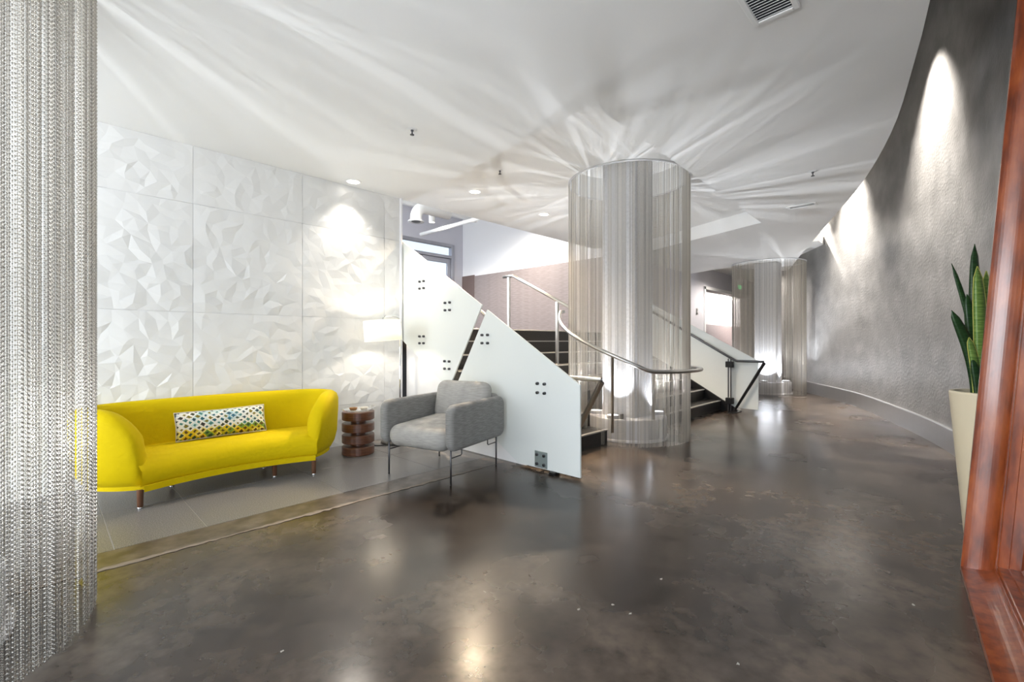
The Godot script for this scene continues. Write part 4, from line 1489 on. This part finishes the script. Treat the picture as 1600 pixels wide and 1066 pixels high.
# ---------------------------------------------------------------- fittings
func downlight(label: String, at: Vector3, energy: float, angle: float, towards := Vector3.DOWN, visible_glow := 6.0, c := NEUTRAL, group := "recessed downlights") -> void:
	var root := thing("downlight", label, "light", at, 0, group)
	var st := begin(true)
	lathe(st, [Vector2(0.068, -0.001), Vector2(0.07, -0.008), Vector2(0.085, -0.008), Vector2(0.092, -0.001)], Vector3.ZERO, 32)
	put("trim_ring", st, mats.white_ceiling_paint, root)
	st = begin(true)
	lathe(st, [Vector2(0.0, -0.004), Vector2(0.069, -0.004)], Vector3.ZERO, 28)
	put("lens", st, glow("downlight_glow_%d" % int(visible_glow), c, visible_glow), root)
	spot(root, Vector3(0, -0.02, 0), towards, energy, angle, c, 0.06)

func fixtures() -> void:
	downlight("wall washing downlight above the faceted wall", Vector3(2.45, CEIL, -4.86), 1.0, 54.0, Vector3(0, -1, 0.25), 3.0)
	downlight("glowing downlight over the stairs nearest the faceted wall", Vector3(4.097, CEIL2, -4.663), 12.0, 60.0, Vector3.DOWN, 8.0, WARM, "downlights over the stairs")
	downlight("glowing downlight over the stairs beside the chain curtain", Vector3(5.6, CEIL2, -4.703), 12.0, 60.0, Vector3.DOWN, 8.0, WARM, "downlights over the stairs")
	downlight("added unseen downlight in the raised ceiling behind the farthest column", Vector3(13.0, CEIL2 + 0.05, -3.9), 5.0, 75.0, Vector3.DOWN, 8.0, NEUTRAL)  # unseen lamp added to brighten the lavender wall and hall opening
	# spotlights in the slot along the curved wall
	var k := 0
	var labels := ["slot spotlight high above the planter", "slot spotlight above the middle of the curved wall", "third slot spotlight along the curved wall", "last warm slot spotlight by the farthest column"]
	for p in [[7.15, 5.1, -0.62, 7.3, -0.08], [10.3, 4.9, -1.80, 10.42, -1.2], [11.7, 4.4, -2.42, 11.85, -2.0], [12.7, 4.0, -2.95, 12.9, -2.75]]:
		var root := thing("slot_spotlight", labels[k], "light", Vector3(p[0], p[1], p[2]), 0, "spotlights in the ceiling slot")
		var aim := Vector3(p[3], 1.2, p[4]) - Vector3(p[0], p[1], p[2])
		var st := begin(true)
		lathe(st, [Vector2(0.04, 0.0), Vector2(0.048, 0.004), Vector2(0.048, 0.13), Vector2(0.0, 0.135)], Vector3.ZERO, 20)
		put("housing", st, mats.white_ceiling_paint, root)
		st = begin(true)
		lathe(st, [Vector2(0.0, 0.006), Vector2(0.042, 0.006)], Vector3.ZERO, 20)
		put("lens", st, glow("slot_glow", NEUTRAL, 5.0), root)
		st = begin(true)
		tube(st, [Vector3(0, 0.13, 0), Vector3(0, TOP - p[1], 0)], 0.01)
		put("stem", st, mats.black_metal, root)
		spot(root, Vector3(0, -0.01, 0), aim, 25.0 if k < 1 else 34.0, 36.0, NEUTRAL if k < 3 else WARM, 0.03, 1.0)
		k += 1
	# sprinkler heads
	var sl := ["sprinkler head in the white ceiling above the sofa corner", "sprinkler head in the raised ceiling left of the middle curtain", "sprinkler head in the ceiling near the curved wall"]
	k = 0
	for p in [Vector3(2.193, CEIL, -3.301), Vector3(3.789, CEIL2, -3.865), Vector3(5.694, CEIL, -1.067)]:
		var root := thing("fire_sprinkler", sl[k], "sprinkler", p, 0, "sprinkler heads")
		var st := begin(true)
		lathe(st, [Vector2(0.0, -0.008), Vector2(0.03, -0.007), Vector2(0.042, 0.0)], Vector3.ZERO, 24)
		put("escutcheon", st, mats.white_ceiling_paint, root)
		st = begin(true)
		lathe(st, [Vector2(0.0, -0.05), Vector2(0.018, -0.05), Vector2(0.018, -0.046), Vector2(0.006, -0.044), Vector2(0.006, -0.02), Vector2(0.012, -0.018), Vector2(0.012, -0.006)], Vector3.ZERO, 16)
		put("head", st, mats.dark_steel, root)
		k += 1
	# ceiling vents
	vent("slatted air vent at the top edge of the ceiling", Vector3(2.66, CEIL, -0.70), 0.0, 0.34, 0.23)
	vent("narrow air vent in the ceiling near the curved wall", Vector3(7.02, CEIL, -1.44), 0.0, 0.16, 0.34)
	# light switch
	var root := thing("light_switch", "small light switch on the lavender wall", "switch", Vector3(12.55, 1.2 + 46.0 / 712.0 * 12.5, -5.06))
	var st := begin()
	box(st, Vector3(-0.06, -0.09, 0), Vector3(0.06, 0.09, 0.012), 0.004)
	put("plate", st, mats.stainless, root)
	st = begin()
	box(st, Vector3(-0.02, -0.035, 0.012), Vector3(0.02, 0.035, 0.022), 0.003)
	put("rocker", st, mats.white_wall_paint, root)
	# exit sign
	var ex := thing("exit_sign", "small green EXIT sign seen through the farthest chain curtain", "sign", Vector3(15.9, 2.96, -5.03))
	st = begin()
	box(st, Vector3(-0.21, -0.13, -0.02), Vector3(0.21, 0.13, 0.02), 0.006)
	put("plate", st, mat("sign_plate", rgb(236, 242, 236), 0.4), ex)
	var tm := TextMesh.new()
	tm.text = "EXIT"
	var sfn := SystemFont.new()
	sfn.font_names = PackedStringArray(["Droid Sans"])
	sfn.font_weight = 700
	tm.font = sfn
	tm.font_size = 32
	tm.pixel_size = 0.0052
	tm.depth = 0.006
	var letters := put("lettering", tm, glow("exit_green", rgb(40, 200, 110), 1.6), ex)
	letters.position = Vector3(0, 0, 0.024)

func vent(label: String, at: Vector3, turn: float, w: float, d: float) -> void:
	var root := thing("air_vent", label, "vent", at, turn, "ceiling air vents")
	var st := begin()
	for e in [[-w / 2, -d / 2, w / 2, -d / 2 + 0.03], [-w / 2, d / 2 - 0.03, w / 2, d / 2], [-w / 2, -d / 2 + 0.03, -w / 2 + 0.03, d / 2 - 0.03], [w / 2 - 0.03, -d / 2 + 0.03, w / 2, d / 2 - 0.03]]:
		box(st, Vector3(e[0], -0.014, e[1]), Vector3(e[2], 0.0, e[3]), 0.004)
	put("frame", st, mats.white_ceiling_paint, root)
	st = begin()
	box(st, Vector3(-w / 2 + 0.03, -0.002, -d / 2 + 0.03), Vector3(w / 2 - 0.03, -0.0005, d / 2 - 0.03))
	put("backing", st, mats.dark_plenum, root)
	var n := int((w - 0.06) / 0.022)
	for i in n:
		st = begin()
		var x := -w / 2 + 0.03 + (i + 0.5) * (w - 0.06) / n
		box(st, Vector3(-0.007, -0.001, -d / 2 + 0.03), Vector3(0.007, 0.001, d / 2 - 0.03), 0.0, Transform3D(Basis(Vector3(0, 0, 1), 0.6), Vector3(x, -0.008, 0)))
		put("slat", st, mats.white_ceiling_paint, root)
